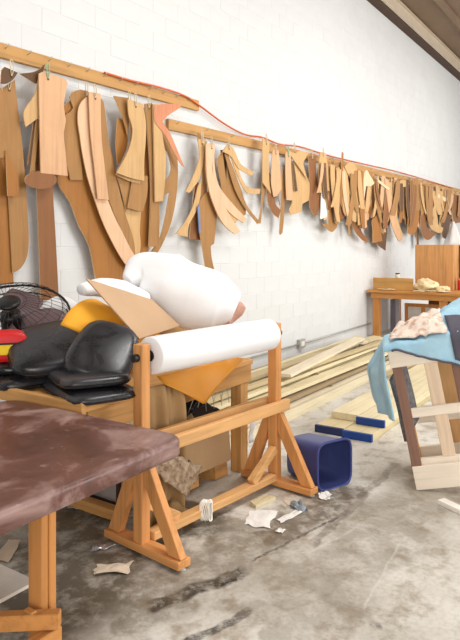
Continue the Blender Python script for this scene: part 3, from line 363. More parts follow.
# floor: worn concrete
m, nt, b = new_mat('worn_concrete')
v = coords(nt, (1, 1, 1))
n1 = noise_tex(nt, v, 1.1, 6, .6, .4); n2 = noise_tex(nt, v, 6, 6, .65); n3 = noise_tex(nt, v, 38, 4, .6)
col = ramp(nt, n1, [(.28, lin((.66, .63, .58))), (.48, lin((.79, .77, .73))), (.68, lin((.88, .87, .84)))])
col = mixc(nt, .75, col, ramp(nt, n2, [(.36, (.52, .45, .36)), (.50, (1, 1, 1))]), 'MULTIPLY')
col = mixc(nt, .4, col, ramp(nt, n3, [(.35, (.7, .68, .64)), (.55, (1, 1, 1))]), 'MULTIPLY')
def stroke(col, x, y, x2, y2, wdt, dark, amt, nscale=9, jag=.06):
    """a worn dark or pale scuff, or a stain with shade painted in, lying along a line on the slab"""
    L = math.hypot(x2-x, y2-y); a = math.atan2(y2-y, x2-x)
    vec = coords(nt, (1, 1, 1), (x, y, 0), (0, 0, a), typ='TEXTURE')
    nz = nd(nt, 'ShaderNodeTexNoise'); nz.inputs['Scale'].default_value = nscale; nz.inputs['Detail'].default_value = 5; nt.links.new(vec, nz.inputs['Vector'])
    ad = nd(nt, 'ShaderNodeVectorMath', operation='SUBTRACT'); nt.links.new(nz.outputs['Color'], ad.inputs[0]); ad.inputs[1].default_value = (.5, .5, .5)
    scn = nd(nt, 'ShaderNodeVectorMath', operation='SCALE'); nt.links.new(ad.outputs[0], scn.inputs[0]); scn.inputs['Scale'].default_value = jag
    su = nd(nt, 'ShaderNodeVectorMath', operation='ADD'); nt.links.new(vec, su.inputs[0]); nt.links.new(scn.outputs[0], su.inputs[1])
    sp = nd(nt, 'ShaderNodeSeparateXYZ'); nt.links.new(su.outputs[0], sp.inputs[0])
    def mr(sock, lo, hi, to0, to1):
        r = nd(nt, 'ShaderNodeMapRange'); nt.links.new(sock, r.inputs[0])
        for i, q in enumerate((lo, hi, to0, to1)): r.inputs[i+1].default_value = q
        return r.outputs[0]
    ab = nd(nt, 'ShaderNodeMath', operation='ABSOLUTE'); nt.links.new(sp.outputs['Y'], ab.inputs[0])
    my = mr(ab.outputs[0], wdt*.6, wdt, 1, 0); m0 = mr(sp.outputs['X'], -.02, .02, 0, 1); m1 = mr(sp.outputs['X'], L-.02, L+.02, 1, 0)
    q = nd(nt, 'ShaderNodeMath', operation='MULTIPLY'); nt.links.new(my, q.inputs[0]); nt.links.new(m0, q.inputs[1])
    q2 = nd(nt, 'ShaderNodeMath', operation='MULTIPLY'); nt.links.new(q.outputs[0], q2.inputs[0]); nt.links.new(m1, q2.inputs[1])
    br = mr(noise_tex(nt, vec, nscale*2.2, 5, .7), .38, .55, .25, 1)
    q3 = nd(nt, 'ShaderNodeMath', operation='MULTIPLY'); nt.links.new(q2.outputs[0], q3.inputs[0]); nt.links.new(br, q3.inputs[1])
    q4 = nd(nt, 'ShaderNodeMath', operation='MULTIPLY'); nt.links.new(q3.outputs[0], q4.inputs[0]); q4.inputs[1].default_value = amt
    return mixc(nt, q4.outputs[0], col, lin(dark))
DK = (.14, .13, .12)
col = stroke(col, 2.07, 1.84, 2.58, 1.66, .062, DK, 1.0, 7, .12)
col = stroke(col, 1.80, 1.60, 2.32, 1.45, .03, DK, .85, 8, .08)
col = stroke(col, 2.68, 1.68, 3.40, 1.53, .012, DK, .8, 14, .04)
col = stroke(col, 3.0, 1.50, 4.5, 1.55, .035, (.42, .38, .34), .6, 5, .12)
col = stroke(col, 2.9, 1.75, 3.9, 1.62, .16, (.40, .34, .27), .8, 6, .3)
col = stroke(col, 1.5, 2.35, 3.1, 2.55, .6, (.33, .29, .22), .9, 2.5, .6)  # dark olive dirt with the tables' shadow painted into the same patch
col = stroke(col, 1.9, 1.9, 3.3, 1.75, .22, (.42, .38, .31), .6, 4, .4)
col = stroke(col, 2.2, 1.35, 4.2, 1.15, .3, (.52, .48, .42), .5, 3, .5)
col = stroke(col, 2.6, 1.05, 3.3, 1.12, .008, (.86, .85, .82), .35, 10, .03)
col = stroke(col, 2.9, 1.48, 3.35, 1.38, .008, (.86, .85, .82), .35, 10, .03)
col = stroke(col, 2.5, .95, 2.53, .97, .03, (.38, .36, .34), .8, 9, .05)
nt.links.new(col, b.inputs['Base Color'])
rg = ramp(nt, n2, [(.3, (.36, .36, .36)), (.7, (.62, .62, .62))]); nt.links.new(rg, b.inputs['Roughness'])
bump(nt, b, n3, .12, .006)
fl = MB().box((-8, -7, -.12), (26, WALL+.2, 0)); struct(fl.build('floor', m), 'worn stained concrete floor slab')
# long wall of painted concrete blocks
paint = plain((.825, .83, .83), .75, .03, 2.5, bumpy=.12)
mort = plain((.82, .822, .82), .8, .03, 4)
wall = struct(MB().box((-6, WALL+.0026, 0), (26, WALL+.2, 6.03)).build('wall_back', mort), 'tall white painted concrete block wall')
def block_verts(wd_, ht, dy=0):
    a, c = wd_/2-.0015, ht/2-.0015; e = .0028; y0, y1 = WALL+.0030, WALL+dy
    vs = [(-a, y0, -c), (a, y0, -c), (a, y0, c), (-a, y0, c), (-a+e, y1, -c+e), (a-e, y1, -c+e), (a-e, y1, c-e), (-a+e, y1, c-e)]
    return vs, [(4, 5, 6, 7), (0, 1, 5, 4), (1, 2, 6, 5), (2, 3, 7, 6), (3, 0, 4, 7)]
shared = []
for k in range(4):
    q = MB(); vs, fs = block_verts(.4, .2, (0, .0008, -.0006, .0015)[k]); q.add([(x, y-WALL, z) for x, y, z in vs], fs)
    shared.append(q.mesh('concrete_block', paint))
cells = []
for r in range(30):
    z = .1+r*.2; x = -6+(.2 if r % 2 else 0)+.2
    while x < 25.8:
        xc = x*math.sin(HEAD)-WALL*math.cos(HEAD); d = x*math.cos(HEAD)+WALL*math.sin(HEAD)
        u = 230+620*xc/d if d > .1 else -9e3; w_ = 247+620*(1.6-z)/d if d > .1 else -9e3
        inview = -10 < u < 465 and -8 < w_ < 345
        cells.append((0 if inview else 1, d, x, z)); x += .4
cells.sort()
rest = MB()
for i, (o_, d, x, z) in enumerate(cells):
    k = random.randrange(4)
    if i < 300:
        o = bpy.data.objects.new('concrete_block', shared[k]); C.objects.link(o); o.location = (x, WALL, z); o.parent = wall
    else:
        vs, fs = block_verts(.4, .2, (0, .0008, -.0006, .0015)[k]); rest.add([(vx+x, vy, vz+z) for vx, vy, vz in vs], fs)
o = rest.build('far_concrete_blocks', paint, wall); o['kind'] = 'stuff'
struct(MB().box((-6.2, -6.5, 0), (-6, WALL+.2, 6.3)).build('wall_left', plain((.62, .60, .56), .8, .05, 3)), 'plain grey end wall')
# roof: dark wall plate, pale steel beam, brown roof deck with ribs
deckm = plain((.50, .42, .34), .7, .1, 2)
dark = plain((.30, .22, .17), .7, .12, 4)
cl = struct(MB().box((-6, -6.5, 6.30), (26, WALL+.2, 6.4)).build('ceiling', deckm), 'brown roof deck with long ribs')
for k, y in enumerate((3.25, 2.55, 1.85, 1.15)):
    MB().box((-6, y, 6.22), (26, y+.1, 6.30)).build('deck_rib', deckm, cl)
struct(MB().box((-6, WALL-.19, 6.02), (26, WALL+.2, 6.30)).build('trim_1', dark), 'dark brown wall plate under the roof')
bmat = plain((.80, .74, .66), .5, .06, 3)
tb = struct(MB().box((-6, 3.975, 6.05), (26, 3.99, 6.26)).box((-6, 3.94, 6.035), (26, 4.0, 6.05)).box((-6, 3.92, 6.26), (26, 4.005, 6.275)).build('trim_2', bmat), 'pale painted steel beam under the roof')
# conduit and outlet on the wall
galv = plain((.70, .69, .66), .4, .08, 8, metal=.3)
t = thing('wall_outlet', 'grey metal outlet box with conduit low on the white wall above the lumber', 'outlet', (8.0, WALL, .2))
MB().box((-.09, -.05, -.06), (.09, 0, .07)).build('outlet_box', galv, t, bevel=.006)
MB().box((-.05, -.056, -.03), (.05, -.05, .04)).build('cover_plate', plain((.85, .85, .83), .5), t, bevel=.002)
MB().tube([(-3.4, -.02, .0), (-.09, -.02, .0)], .014, 8).build('conduit', galv, t, smooth=True)
MB().tube([(.09, -.02, .0), (2.7, -.02, .02)], .014, 8).build('conduit', galv, t, smooth=True)

# ------------------------------------------------------------------ rails, cord, templates
pine = wood((.75, .57, .34), 'x'); 
def rail(label, p, q, nails):
    t = thing('hanging_rail', label, 'rail', p)
    d = Vector(q)-Vector(p); bd = MB().bar((0, -.02, 0), (d.x, -.02, d.z), .04, .115).build('board', pine, t, bevel=.004)
    for s in nails:
        c = d*s; MB().tube([(c.x, -.035, c.z+.02), (c.x, -.075, c.z+.03), (c.x, -.085, c.z+.05)], .0035, 6).build('nail', galv, bd, smooth=True)
    return t
rail('upper pine rail on the white wall carrying the largest templates', (2.6, WALL, 3.12), (5.53, WALL, 3.175), [i/14 for i in range(1, 14)])
rail('lower pine rail running on along the white wall to the workbench', (5.0, WALL, 2.885), (18.0, WALL, 3.09), [.01, .05, .09, .13, .165]+[i/30 for i in range(6, 30)])
def spline(pts, n=8):
    pts = [Vector(p) for p in pts]; out = []
    for i in range(len(pts)-1):
        a, b_, c, d = pts[max(i-1, 0)], pts[i], pts[i+1], pts[min(i+2, len(pts)-1)]
        for k in range(n):
            t = k/n; out.append(.5*((2*b_)+(c-a)*t+(2*a-5*b_+4*c-d)*t*t+(3*b_-a-3*c+d)*t**3))
    return out+[pts[-1]]
cpts = [(4.064, 3.17), (4.407, 3.175), (4.849, 3.20), (5.261, 3.195), (5.53, 3.137), (6.021, 3.015), (6.457, 2.961), (6.863, 2.985), (7.334, 2.96), (7.914, 3.004), (8.919, 2.994), (10.36, 3.025), (12.204, 3.064), (14.648, 3.069), (16.147, 3.068)]
cord = MB().tube(spline([(x, WALL-.055, z+.03) for x, z in cpts]), .011, 8)
tag(cord.build('extension_cord', plain((.80, .38, .19), .45), smooth=True), 'orange extension cord draped along the tops of both wall rails', 'cord')
TC = [(.83, .655, .50), (.79, .64, .44), (.64, .47, .275), (.63, .42, .19), (.54, .355, .205), (.38, .265, .165), (.86, .78, .64), (.80, .53, .39), (.95, .94, .92), (.62, .56, .52), (.88, .72, .58), (.42, .50, .66)]
TM = [wood(c, 'z', .6, .13) for c in TC[:8]]+[plain(TC[8], .7), plain(TC[9], .8), wood(TC[10], 'z', .6, .1), plain(TC[11], .6)]
EDGE = wood((.86, .72, .55), 'z', .7, .1)
def edged(o, m_):                       # sawn edges are paler than the faces
    if m_ is None: return
    o.data.materials.append(m_)
    for p in o.data.polygons:
        if abs(p.normal.y) < .5: p.material_index = 1
twine = plain((.80, .74, .62), .9, .1, 40)
green = plain((.55, .72, .58), .8, .1, 40)
def soften(pts, k=3):
    """round the gentle bends of an outline, keep its sharp corners"""
    n = len(pts); P = [Vector((p[0], p[1])) for p in pts]; out = []
    sharp = []
    for i in range(n):
        a = P[i]-P[i-1]; b_ = P[(i+1) % n]-P[i]
        sharp.append(a.length < 1e-6 or b_.length < 1e-6 or abs(a.angle(b_)) > R(50))
    for i in range(n):
        a, b_ = P[i], P[(i+1) % n]; out.append(tuple(a))
        if sharp[i] and sharp[(i+1) % n] or (b_-a).length < .05: continue
        L = (b_-a).length
        t0 = (b_-a) if sharp[i] else (b_-P[i-1]).normalized()*L
        t1 = (b_-a) if sharp[(i+1) % n] else (P[(i+2) % n]-a).normalized()*L
        for q in range(1, k):
            t = q/k; out.append(tuple(a*(2*t**3-3*t*t+1)+t0*(t**3-2*t*t+t)+b_*(-2*t**3+3*t*t)+t1*(t**3-t*t)))
    return out
for i, (ci, Y, label, pts, group, string, th) in enumerate(TEMPLATES):
    pts = soften([(x/1000, z/1000) for x, z in pts])
    tx, tz = max(pts, key=lambda p: p[1])
    M = Matrix(((1, 0, 0, 0), (0, 0, -1, 0), (0, 1, 0, 0), (0, 0, 0, 1)))
    local = [(x-tx, z-tz) for x, z in pts]
    th_ = th/1000
    nm = 'wooden_template' if ci not in (8, 9) else 'hanging_card'
    mb = MB().prism(local, 0, th_, M); cut = EDGE if ci < 8 or ci == 10 else None
    if string:
        t = thing(nm, label, 'template' if nm == 'wooden_template' else 'card', (tx, Y, tz), 0, group or 'templates on the upper rail')
        pn = mb.build('panel', TM[ci], t); edged(pn, cut)
        top = sorted(local, key=lambda p: -p[1])[:2]; hx = sum(p[0] for p in top)/2; hz = sum(p[1] for p in top)/2-.05
        f = -th_-.003; up = .07
        MB().tube(spline([(hx, f, hz), (hx-.012, f-.004, hz+.05), (hx-.008, f+.004, hz+.05+up), (hx+.012, f+.004, hz+.05+up), (hx+.012, f-.004, hz+.05), (hx, f, hz)], 5), .004, 6).build('string_loop', green if i % 9 == 5 else twine, t, smooth=True)
        MB().tube([(hx+.004, f, hz), (hx+.004, f-.004, hz)], .009, 8).build('hole_rim', TM[5], pn)
    else:
        o = mb.build(nm, TM[ci], None, (tx, Y, tz)); edged(o, cut); tag(o, label, 'template' if nm == 'wooden_template' else 'card', group or 'templates on the upper rail')

# ------------------------------------------------------------------ foreground work table with padded vinyl top
leather, nt, b = new_mat('brown_vinyl')
v = coords(nt, (1, 1, 1)); n1 = noise_tex(nt, v, 3.2, 5, .6, .8); n2 = noise_tex(nt, v, 14, 6, .7); n3 = noise_tex(nt, v, 60, 3)
col = ramp(nt, n1, [(.3, lin((.29, .175, .145))), (.50, lin((.40, .25, .215))), (.66, lin((.66, .54, .51)))])
col = mixc(nt, ramp(nt, n2, [(.60, (0, 0, 0)), (.76, (.7, .7, .7))]), col, lin((.76, .66, .62)))
col = mixc(nt, ramp(nt, n3, [(.72, (0, 0, 0)), (.78, (.6, .6, .6))]), col, lin((.88, .84, .82)))
nt.links.new(col, b.inputs['Base Color']); nt.links.new(ramp(nt, n1, [(.3, (.28,)*3), (.7, (.5,)*3)]), b.inputs['Roughness']); bump(nt, b, n2, .12, .006)
wA = wood((.82, .57, .32), 'z'); wAx = wood((.82, .57, .32), 'x'); wAy = wood((.82, .57, .32), 'y')
def rounded_slab(x0, x1, y0, y1, z0, z1, rc, er, n=8):
    """padded slab with rounded corners and soft edges"""
    mb = MB(); prof = [(-.004, z0), (0, z0+.004), (0, z1-er)]+[(-er*(1-math.cos(a)), z1-er+er*math.sin(a)) for a in [math.pi/2*k/6 for k in range(1, 7)]]
    rings = []
    for off, z in prof:
        ring = []
        for cx, cy, a0 in ((x1-rc, y0+rc, -90), (x1-rc, y1-rc, 0), (x0+rc, y1-rc, 90), (x0+rc, y0+rc, 180)):
            for k in range(n+1):
                a = R(a0+90*k/n); ring.append((cx+(rc+off)*math.cos(a), cy+(rc+off)*math.sin(a), z))
        rings.append(ring)
    N = len(rings[0]); vs = [p for r_ in rings for p in r_]; fs = []
    for i in range(len(rings)-1):
        for k in range(N): fs.append((i*N+k, i*N+(k+1) % N, (i+1)*N+(k+1) % N, (i+1)*N+k))
    fs += [tuple(range(N))[::-1], tuple((len(rings)-1)*N+k for k in range(N))]
    return mb.add(vs, fs)
T0 = (.9, 2.25, 0)
t = thing('work_table', 'padded brown vinyl-topped work table in the left foreground', 'table', T0)
rounded_slab(-.95, 1.22, -.60, .60, .712, .785, .10, .022).build('padded_top', leather, t, smooth=True)
LX, LY = .70, -.28
for sx, sy in ((LX, LY), (LX, .42), (-.75, LY), (-.75, .42)):
    MB().box((sx-.035, sy-.035, 0), (sx-.001, sy+.045, .70)).box((sx+.001, sy-.04, 0), (sx+.035, sy+.04, .712)).build('leg', wA, t, bevel=.004)
MB().box((-.79, LY-.06, .62), (LX-.05, LY-.03, .70)).build('apron', wAx, t, bevel=.003)
MB().box((-.79, .47, .62), (LX+.05, .50, .70)).build('apron', wAx, t, bevel=.003)
MB().box((LX+.055, LY-.04, .60), (LX+.085, .46, .70)).build('apron', wAy, t, bevel=.003)
MB().bar((.70, -.372, .125), (-.8, -.372, .125), .045, .06).build('stretcher', wAx, t, bevel=.004)
MB().bar((.685, -.40, .19), (.10, .345, .19), .045, .06).build('cross_brace', wAx, t, bevel=.004)
MB().bar((.62, LY-.05, .20), (.62, LY+.0, .20), .03, .05).build('stretcher', wAy, t, bevel=.004)
sh = MB().box((-.35, -.17, .222), (.755, .32, .236)); tag(sh.build('shelf_board', plain((.88, .85, .80), .6), None, T0), 'pale loose board lying on the brace under the brown-topped table', 'board')

# ------------------------------------------------------------------ back table holding the upholstery pile
wB = wood((.80, .60, .36), 'z'); wBx = wood((.80, .60, .36), 'x'); wBy = wood((.80, .60, .36), 'y')
t = thing('cutting_table', 'wooden table behind the roll stand carrying cushions and batting', 'table', (2.945, 2.85, 0))
MB().box((-.78, -.50, .765), (.82, .75, .80)).build('table_top', wBx, t, bevel=.004)
MB().box((-.72, -.46, .63), (.86, -.42, .765)).build('apron', wBx, t, bevel=.004)
MB().box((.78, -.415, .63), (.82, .68, .765)).build('apron', wBy, t, bevel=.004)
MB().box((-.815, -.52, .755), (-.782, .75, .825)).build('end_lip', wBy, t, bevel=.004)
for sx in (-.2, .78):
    for sy in (-.41, .66): MB().box((sx-.05, sy-.045, 0), (sx+.04, sy+.045, .63)).build('leg', wB, t, bevel=.004)
MB().box((-.40, -.36, .04), (-.33, .62, .10)).build('floor_rail', wBy, t, bevel=.004)

# ------------------------------------------------------------------ roll stand
wS = wood((.85, .60, .36), 'z'); wSx = wood((.88, .68, .45), 'x'); wSy = wood((.85, .60, .36), 'y')
pa, pb = Vector((2.44, 2.214, 0)), Vector((3.62, 2.09, 0)); SL = (pb-pa).length; srz = math.atan2((pb-pa).y, (pb-pa).x)
t = thing('roll_stand', 'wooden A-frame stand holding a wide white roll', 'stand', pa, srz)
for k, x in enumerate((0, SL)):
    MB().box((x-.03, -.035, .05), (x+.03, .035, 1.09)).build('post', wS, t, bevel=.004)
    ft = MB().box((x-.045, -.315, .014), (x+.045, .26, .055)).build('foot', wSy, t, bevel=.004)
    for s in (-1, 1):
        q = MB().prism([(s*(.31 if s < 0 else .25), .056), (s*(.22 if s < 0 else .16), .056), (s*.036, .38), (s*.036, .50), (s*.06, .50)], x-.022, x+.022, Matrix(((0, 0, 1, 0), (1, 0, 0, 0), (0, 1, 0, 0), (0, 0, 0, 1))))
        q.build('brace', wS, t, bevel=.003)
    for y in (-.295, .24): MB().lathe([(.02, 0), (.022, .004), (.014, .014)], 12, Matrix.Translation((x, y, 0))).build('glide_foot', galv, ft)
for y, dz in ((-.055, 0), (.055, .012)):
    MB().box((-.06, y-.018, .505+dz), (SL+.08 if y < 0 else SL+.04, y+.018, .575+dz)).build('rail', wSx, t, bevel=.003)
MB().box((.046, -.05, .05), (SL-.046, .02, .095)).build('stretcher', wSx, t, bevel=.004)
MB().bar((SL-.28, -.02, .10), (SL-.036, -.02, .26), .05, .05).build('knee_brace', wSx, t, bevel=.003)
MB().bar((.26, .0, .10), (.036, .0, .24), .05, .05).build('knee_brace', wSx, t, bevel=.003)
blk = plain((.07, .065, .065), .4)
rb = thing('white_roll', 'wide white roll of upholstery fabric on a dark pipe across the wooden stand', 'roll', pa+Vector((0, 0, 1.02)), srz)
RX = Matrix.Rotation(R(90), 4, 'Y')
white = plain((.94, .94, .945), .55, .02, 3, bumpy=.03)
MB().lathe([(.028, .06), (.095, .06), (.101, .066), (.103, .3), (.105, SL*.6), (.103, SL-.075), (.098, SL-.066), (.028, SL-.066)], 40, RX).build('roll', white, rb, smooth=True)
o = rb.children[-1] if len(rb.children) else None
MB().tube([(-.06, 0, 0), (SL+.06, 0, 0)], .021, 14).build('core_pipe', blk, rb, smooth=False)
MB().lathe([(.022, .055), (.030, .055), (.030, .062), (.022, .062)], 20, RX).build('core_end', plain((.16, .13, .11), .7), rb)

# ------------------------------------------------------------------ cushions, fan and other pile things
black, nt, b = new_mat('black_vinyl')
v = coords(nt, (1, 1, 1)); n1 = noise_tex(nt, v, 5, 5, .6, 1.0); n2 = noise_tex(nt, v, 22, 5, .7)
col = ramp(nt, n1, [(.4, lin((.13, .13, .145))), (.7, lin((.21, .205, .22)))])
col = mixc(nt, ramp(nt, n2, [(.60, (0, 0, 0)), (.85, (.4, .4, .4))]), col, lin((.46, .44, .44)))
nt.links.new(col, b.inputs['Base Color']); nt.links.new(ramp(nt, n1, [(.3, (.2,)*3), (.7, (.42,)*3)]), b.inputs['Roughness']); bump(nt, b, n2, .05, .004)
def pad(wx_, wy_, th, ex=3.2, taper=0.0, dish=0.0):
    """moulded seat pad: superellipse outline, rounded rim, slightly dished or domed top, seam part way up"""
    mb = MB(); N = 48
    prof = [(0, 0), (.80, 0), (.93, .03), (.985, .16), (1.0, .38), (.985, .62), (.94, .82), (.86, .94), (.72, 1.0), (.45, 1.0+dish), (.2, 1.0+dish*1.4), (0, 1.0+dish*1.5)]
    vs = []; fs = []
    for r_, z in prof:
        for k in range(N):
            a = 2*math.pi*k/N; c, s = math.cos(a), math.sin(a)
            x = abs(c)**(2/ex)*(1 if c > 0 else -1); y = abs(s)**(2/ex)*(1 if s > 0 else -1)
            x *= 1-taper*y
            vs.append((r_*x*wx_/2, r_*y*wy_/2, z*th))
    for i in range(len(prof)-1):
        for k in range(N): fs.append((i*N+k, i*N+(k+1) % N, (i+1)*N+(k+1) % N, (i+1)*N+k))
    return mb.add(vs, fs)
def cushion(label, loc, rot, wx_, wy_, th, taper=.12, dish=.07, ex=3.2, normal=None, spin=0):
    t = thing('seat_cushion', label, 'cushion', loc, 0, 'black moulded seat cushions on the back table')
    t.rotation_euler = tuple(R(a) for a in rot)
    if normal:
        t.rotation_euler = (Vector(normal).to_track_quat('Z', 'Y').to_matrix() @ Matrix.Rotation(R(spin), 3, 'Z')).to_euler()
    pd = pad(wx_, wy_, th, ex, taper, dish).build('padding', black, t, smooth=True, weld=True)
    N = 48; loop = []
    for k in range(N):
        a = 2*math.pi*k/N; c, s = math.cos(a), math.sin(a)
        x = abs(c)**(2/ex)*(1 if c > 0 else -1); y = abs(s)**(2/ex)*(1 if s > 0 else -1)
        loop.append((x*(1-taper*y)*wx_/2*1.0, y*wy_/2*1.0, th*.36))
    MB().tube(loop, .004, 6, closed=True).build('seam', blk, pd, smooth=True)
    return t
cushion('black moulded seat cushion lying flat at the bottom of the pile', (2.37, 2.54, .803), (0, 0, 70), .58, .38, .055, 0, .03, 5)
cushion('black seat cushion lying second from the bottom beside the stand post', (2.39, 2.57, .862), (0, 3, 62), .54, .38, .06, 0, .05, 5)
cushion('black seat cushion at left, half under the red and yellow bag', (2.33, 3.05, .803), (0, 0, -10), .40, .42, .065)
cushion('black seat cushion tilted up at the back left, in front of the fan', (2.50, 2.90, .985), (0, 0, 0), .62, .45, .085, .1, .07, 3.2, (-.30, -.36, .88), 16)
cushion('black seat cushion leaning upright at right, topmost of the pile', (2.50, 2.56, .985), (0, 0, 0), .36, .42, .085, .08, .08, 3.4, (-.42, -.50, .75), -24)
# red and yellow bag
cushion('black seat cushion at the far left edge directly under the red and yellow bag', (2.30, 3.20, .872), (0, 0, 30), .36, .40, .06)
t = thing('tool_bag', 'red and yellow striped bag at the left edge below the fan', 'bag', (2.20, 3.17, .936), R(54))
redm, yelm = plain((.83, .12, .13), .45), plain((.95, .80, .08), .45)
bod = pad(.16, .42, .175, 6, 0, -.02).build('body', redm, t, smooth=True, weld=True)
MB().box((-.0835, -.18, .045), (-.0795, .18, .103)).build('yellow_stripe', yelm, bod, bevel=.002)
MB().box((-.0845, -.18, .103), (-.079, .18, .114)).build('black_trim', blk, bod, bevel=.001)
# fan
t = thing('fan', 'large black wire-cage fan tipped back behind the black cushions', 'fan', (2.53, 3.43, .80))
FM = Matrix.Translation((0, 0, .34)) @ Euler((R(20), R(-24), 0)).to_matrix().to_4x4() @ Matrix.Scale(1.1, 4)
wire = plain((.13, .12, .12), .4, metal=.4)
def ring(r, z, n=40): return [FM @ Vector((r*math.cos(2*math.pi*k/n), r*math.sin(2*math.pi*k/n), z)) for k in range(n)]
rim = MB().tube(ring(.34, .0), .008, 8, closed=True); rim.build('rim', wire, t, smooth=True)
rim = MB().tube(ring(.335, -.05), .005, 6, closed=True); rim.build('rear_rim', wire, t, smooth=True)
q = MB()
for r_, z in ((.30, .05), (.24, .085), (.17, .105), (.10, .115)): q.tube(ring(r_, z, 32), .0018, 5, closed=True)
for k in range(44):
    a = 2*math.pi*k/44; q.tube([FM @ Vector((r_*math.cos(a+s), r_*math.sin(a+s), z)) for r_, z, s in ((.34, 0, 0), (.31, .045, .03), (.22, .09, .08), (.08, .118, .15))], .0016, 4)
fg = q.build('front_grille', wire, t)
q = MB()
for r_, z in ((.27, -.12), (.15, -.15)): q.tube(ring(r_, z, 32), .0018, 5, closed=True)
for k in range(32):
    a = 2*math.pi*k/32; q.tube([FM @ Vector((r_*math.cos(a), r_*math.sin(a), z)) for r_, z in ((.335, -.05), (.28, -.115), (.07, -.155))], .0016, 4)
q.build('rear_grille', wire, t)
blade = plain((.46, .38, .39), .35, .08, 5)
for k in range(4):
    a0 = k*math.pi/2+.5
    def fn(u, w_):
        r_ = .06+.245*u; a = a0+(w_-.5)*(.5+.75*math.sin(math.pi*min(1, u*.75+.2)))
        return FM @ Vector((r_*math.cos(a), r_*math.sin(a), -.03+.07*(w_-.5)))
    MB().grid(fn, 8, 6).build('blade', blade, t, smooth=True, solid=.003)
MB().lathe([(.0, .128), (.05, .126), (.068, .118), (.068, .105), (.0, .10)], 20, FM).build('badge', blk, fg, smooth=True)
MB().lathe([(.0, .04), (.055, .035), (.06, .0), (.06, -.10), (.085, -.12), (.085, -.24), (.06, -.26), (0, -.26)], 24, FM).build('motor', wire, t, smooth=True)
MB().tube([FM @ Vector((0, 0, -.2)), (.04, .03, .12), (.04, .03, .02)], .022, 10).lathe([(.16, 0), (.16, .02), (.05, .03), (.02, .05)], 24, Matrix.Translation((.04, .03, 0))).build('base', wire, t, smooth=True)

# batting: big soft white bundle
batt = plain((.955, .955, .96), .9, .02, 3, bumpy=.15)
def blob(path, radii, N=44, amp=.05, sc=4, squash=.8, seed=0):
    mb = MB(); pts = spline(path, 14); n = len(pts); vs = []; fs = []
    rad = []
    for i in range(n):
        f = i/(n-1)*(len(radii)-1); k = min(int(f), len(radii)-2); rad.append(radii[k]+(radii[k+1]-radii[k])*(f-k))
    for i, p in enumerate(pts):
        tg = (pts[min(i+1, n-1)]-pts[max(i-1, 0)]).normalized(); sd = tg.cross(Vector((0, 0, 1))).normalized(); up = sd.cross(tg)
        for k in range(N):
            a = 2*math.pi*k/N; dvec = sd*math.cos(a)*squash+up*math.sin(a)
            q = p+dvec*rad[i]; vs.append(q+dvec*(amp*fbm(q+Vector((seed, 0, 0)), sc)+amp*.6*(.35-abs(fbm(q+Vector((0, seed, 5)), sc*1.1)))))
    for i in range(n-1):
        for k in range(N): fs.append((i*N+k, i*N+(k+1) % N, (i+1)*N+(k+1) % N, (i+1)*N+k))
    fs += [tuple(range(N))[::-1], tuple((n-1)*N+k for k in range(N))]
    return mb.add(vs, fs)
BPATH = [(3.14, 2.99, 1.37), (3.25, 2.96, 1.425), (3.35, 2.82, 1.34), (3.45, 2.67, 1.256), (3.555, 2.51, 1.214), (3.625, 2.41, 1.165)]; BRAD = [.05, .135, .212, .225, .198, .105]
q = blob(BPATH, BRAD, amp=.045)
for i, v_ in enumerate(q.v): q.v[i] = (v_[0], v_[1], max(v_[2], .93+.03*math.sin(v_[0]*9)))
tag(q.build('batting_bundle', batt, smooth=True, sub=1), 'big soft white bundle of batting heaped on the back table', 'batting')
q = blob([(2.72, 2.98, 1.33), (2.85, 2.95, 1.335), (3.0, 2.9, 1.30), (3.15, 2.85, 1.24)], [.03, .065, .08, .05], amp=.03, seed=4, squash=1.6)
tag(q.build('batting_scrap', batt, smooth=True), 'thin white batting flap lying over the tan cardboard', 'batting')
q = blob([(2.80, 3.42, 1.10), (2.85, 3.40, 1.16), (2.92, 3.36, 1.18), (3.02, 3.32, 1.12)], [.05, .09, .09, .05], amp=.03, seed=9)
tag(q.build('white_cloth_wad', batt, smooth=True), 'white cloth wad showing between the fan and the yellow foam', 'cloth')
q = blob([(3.1, 3.15, .86), (3.3, 3.1, .93), (3.6, 3.0, .92), (3.72, 2.95, .86)], [.07, .14, .15, .1], amp=.04, seed=2)
tag(q.build('brown_fabric_roll', plain((.66, .52, .34), .9, .12, 9, bumpy=.2), smooth=True), 'folded tan fabric underneath the white batting bundle', 'fabric')
q = blob([(3.55, 2.45, 1.08), (3.60, 2.44, 1.12), (3.64, 2.40, 1.165), (3.66, 2.365, 1.195)], [.05, .055, .05, .028], amp=.015, seed=6, sc=9)
tag(q.build('pink_fabric_end', plain((.80, .62, .55), .9, .08, 9, bumpy=.2), smooth=True), 'pinkish rolled fabric end poking out right of the batting', 'fabric')
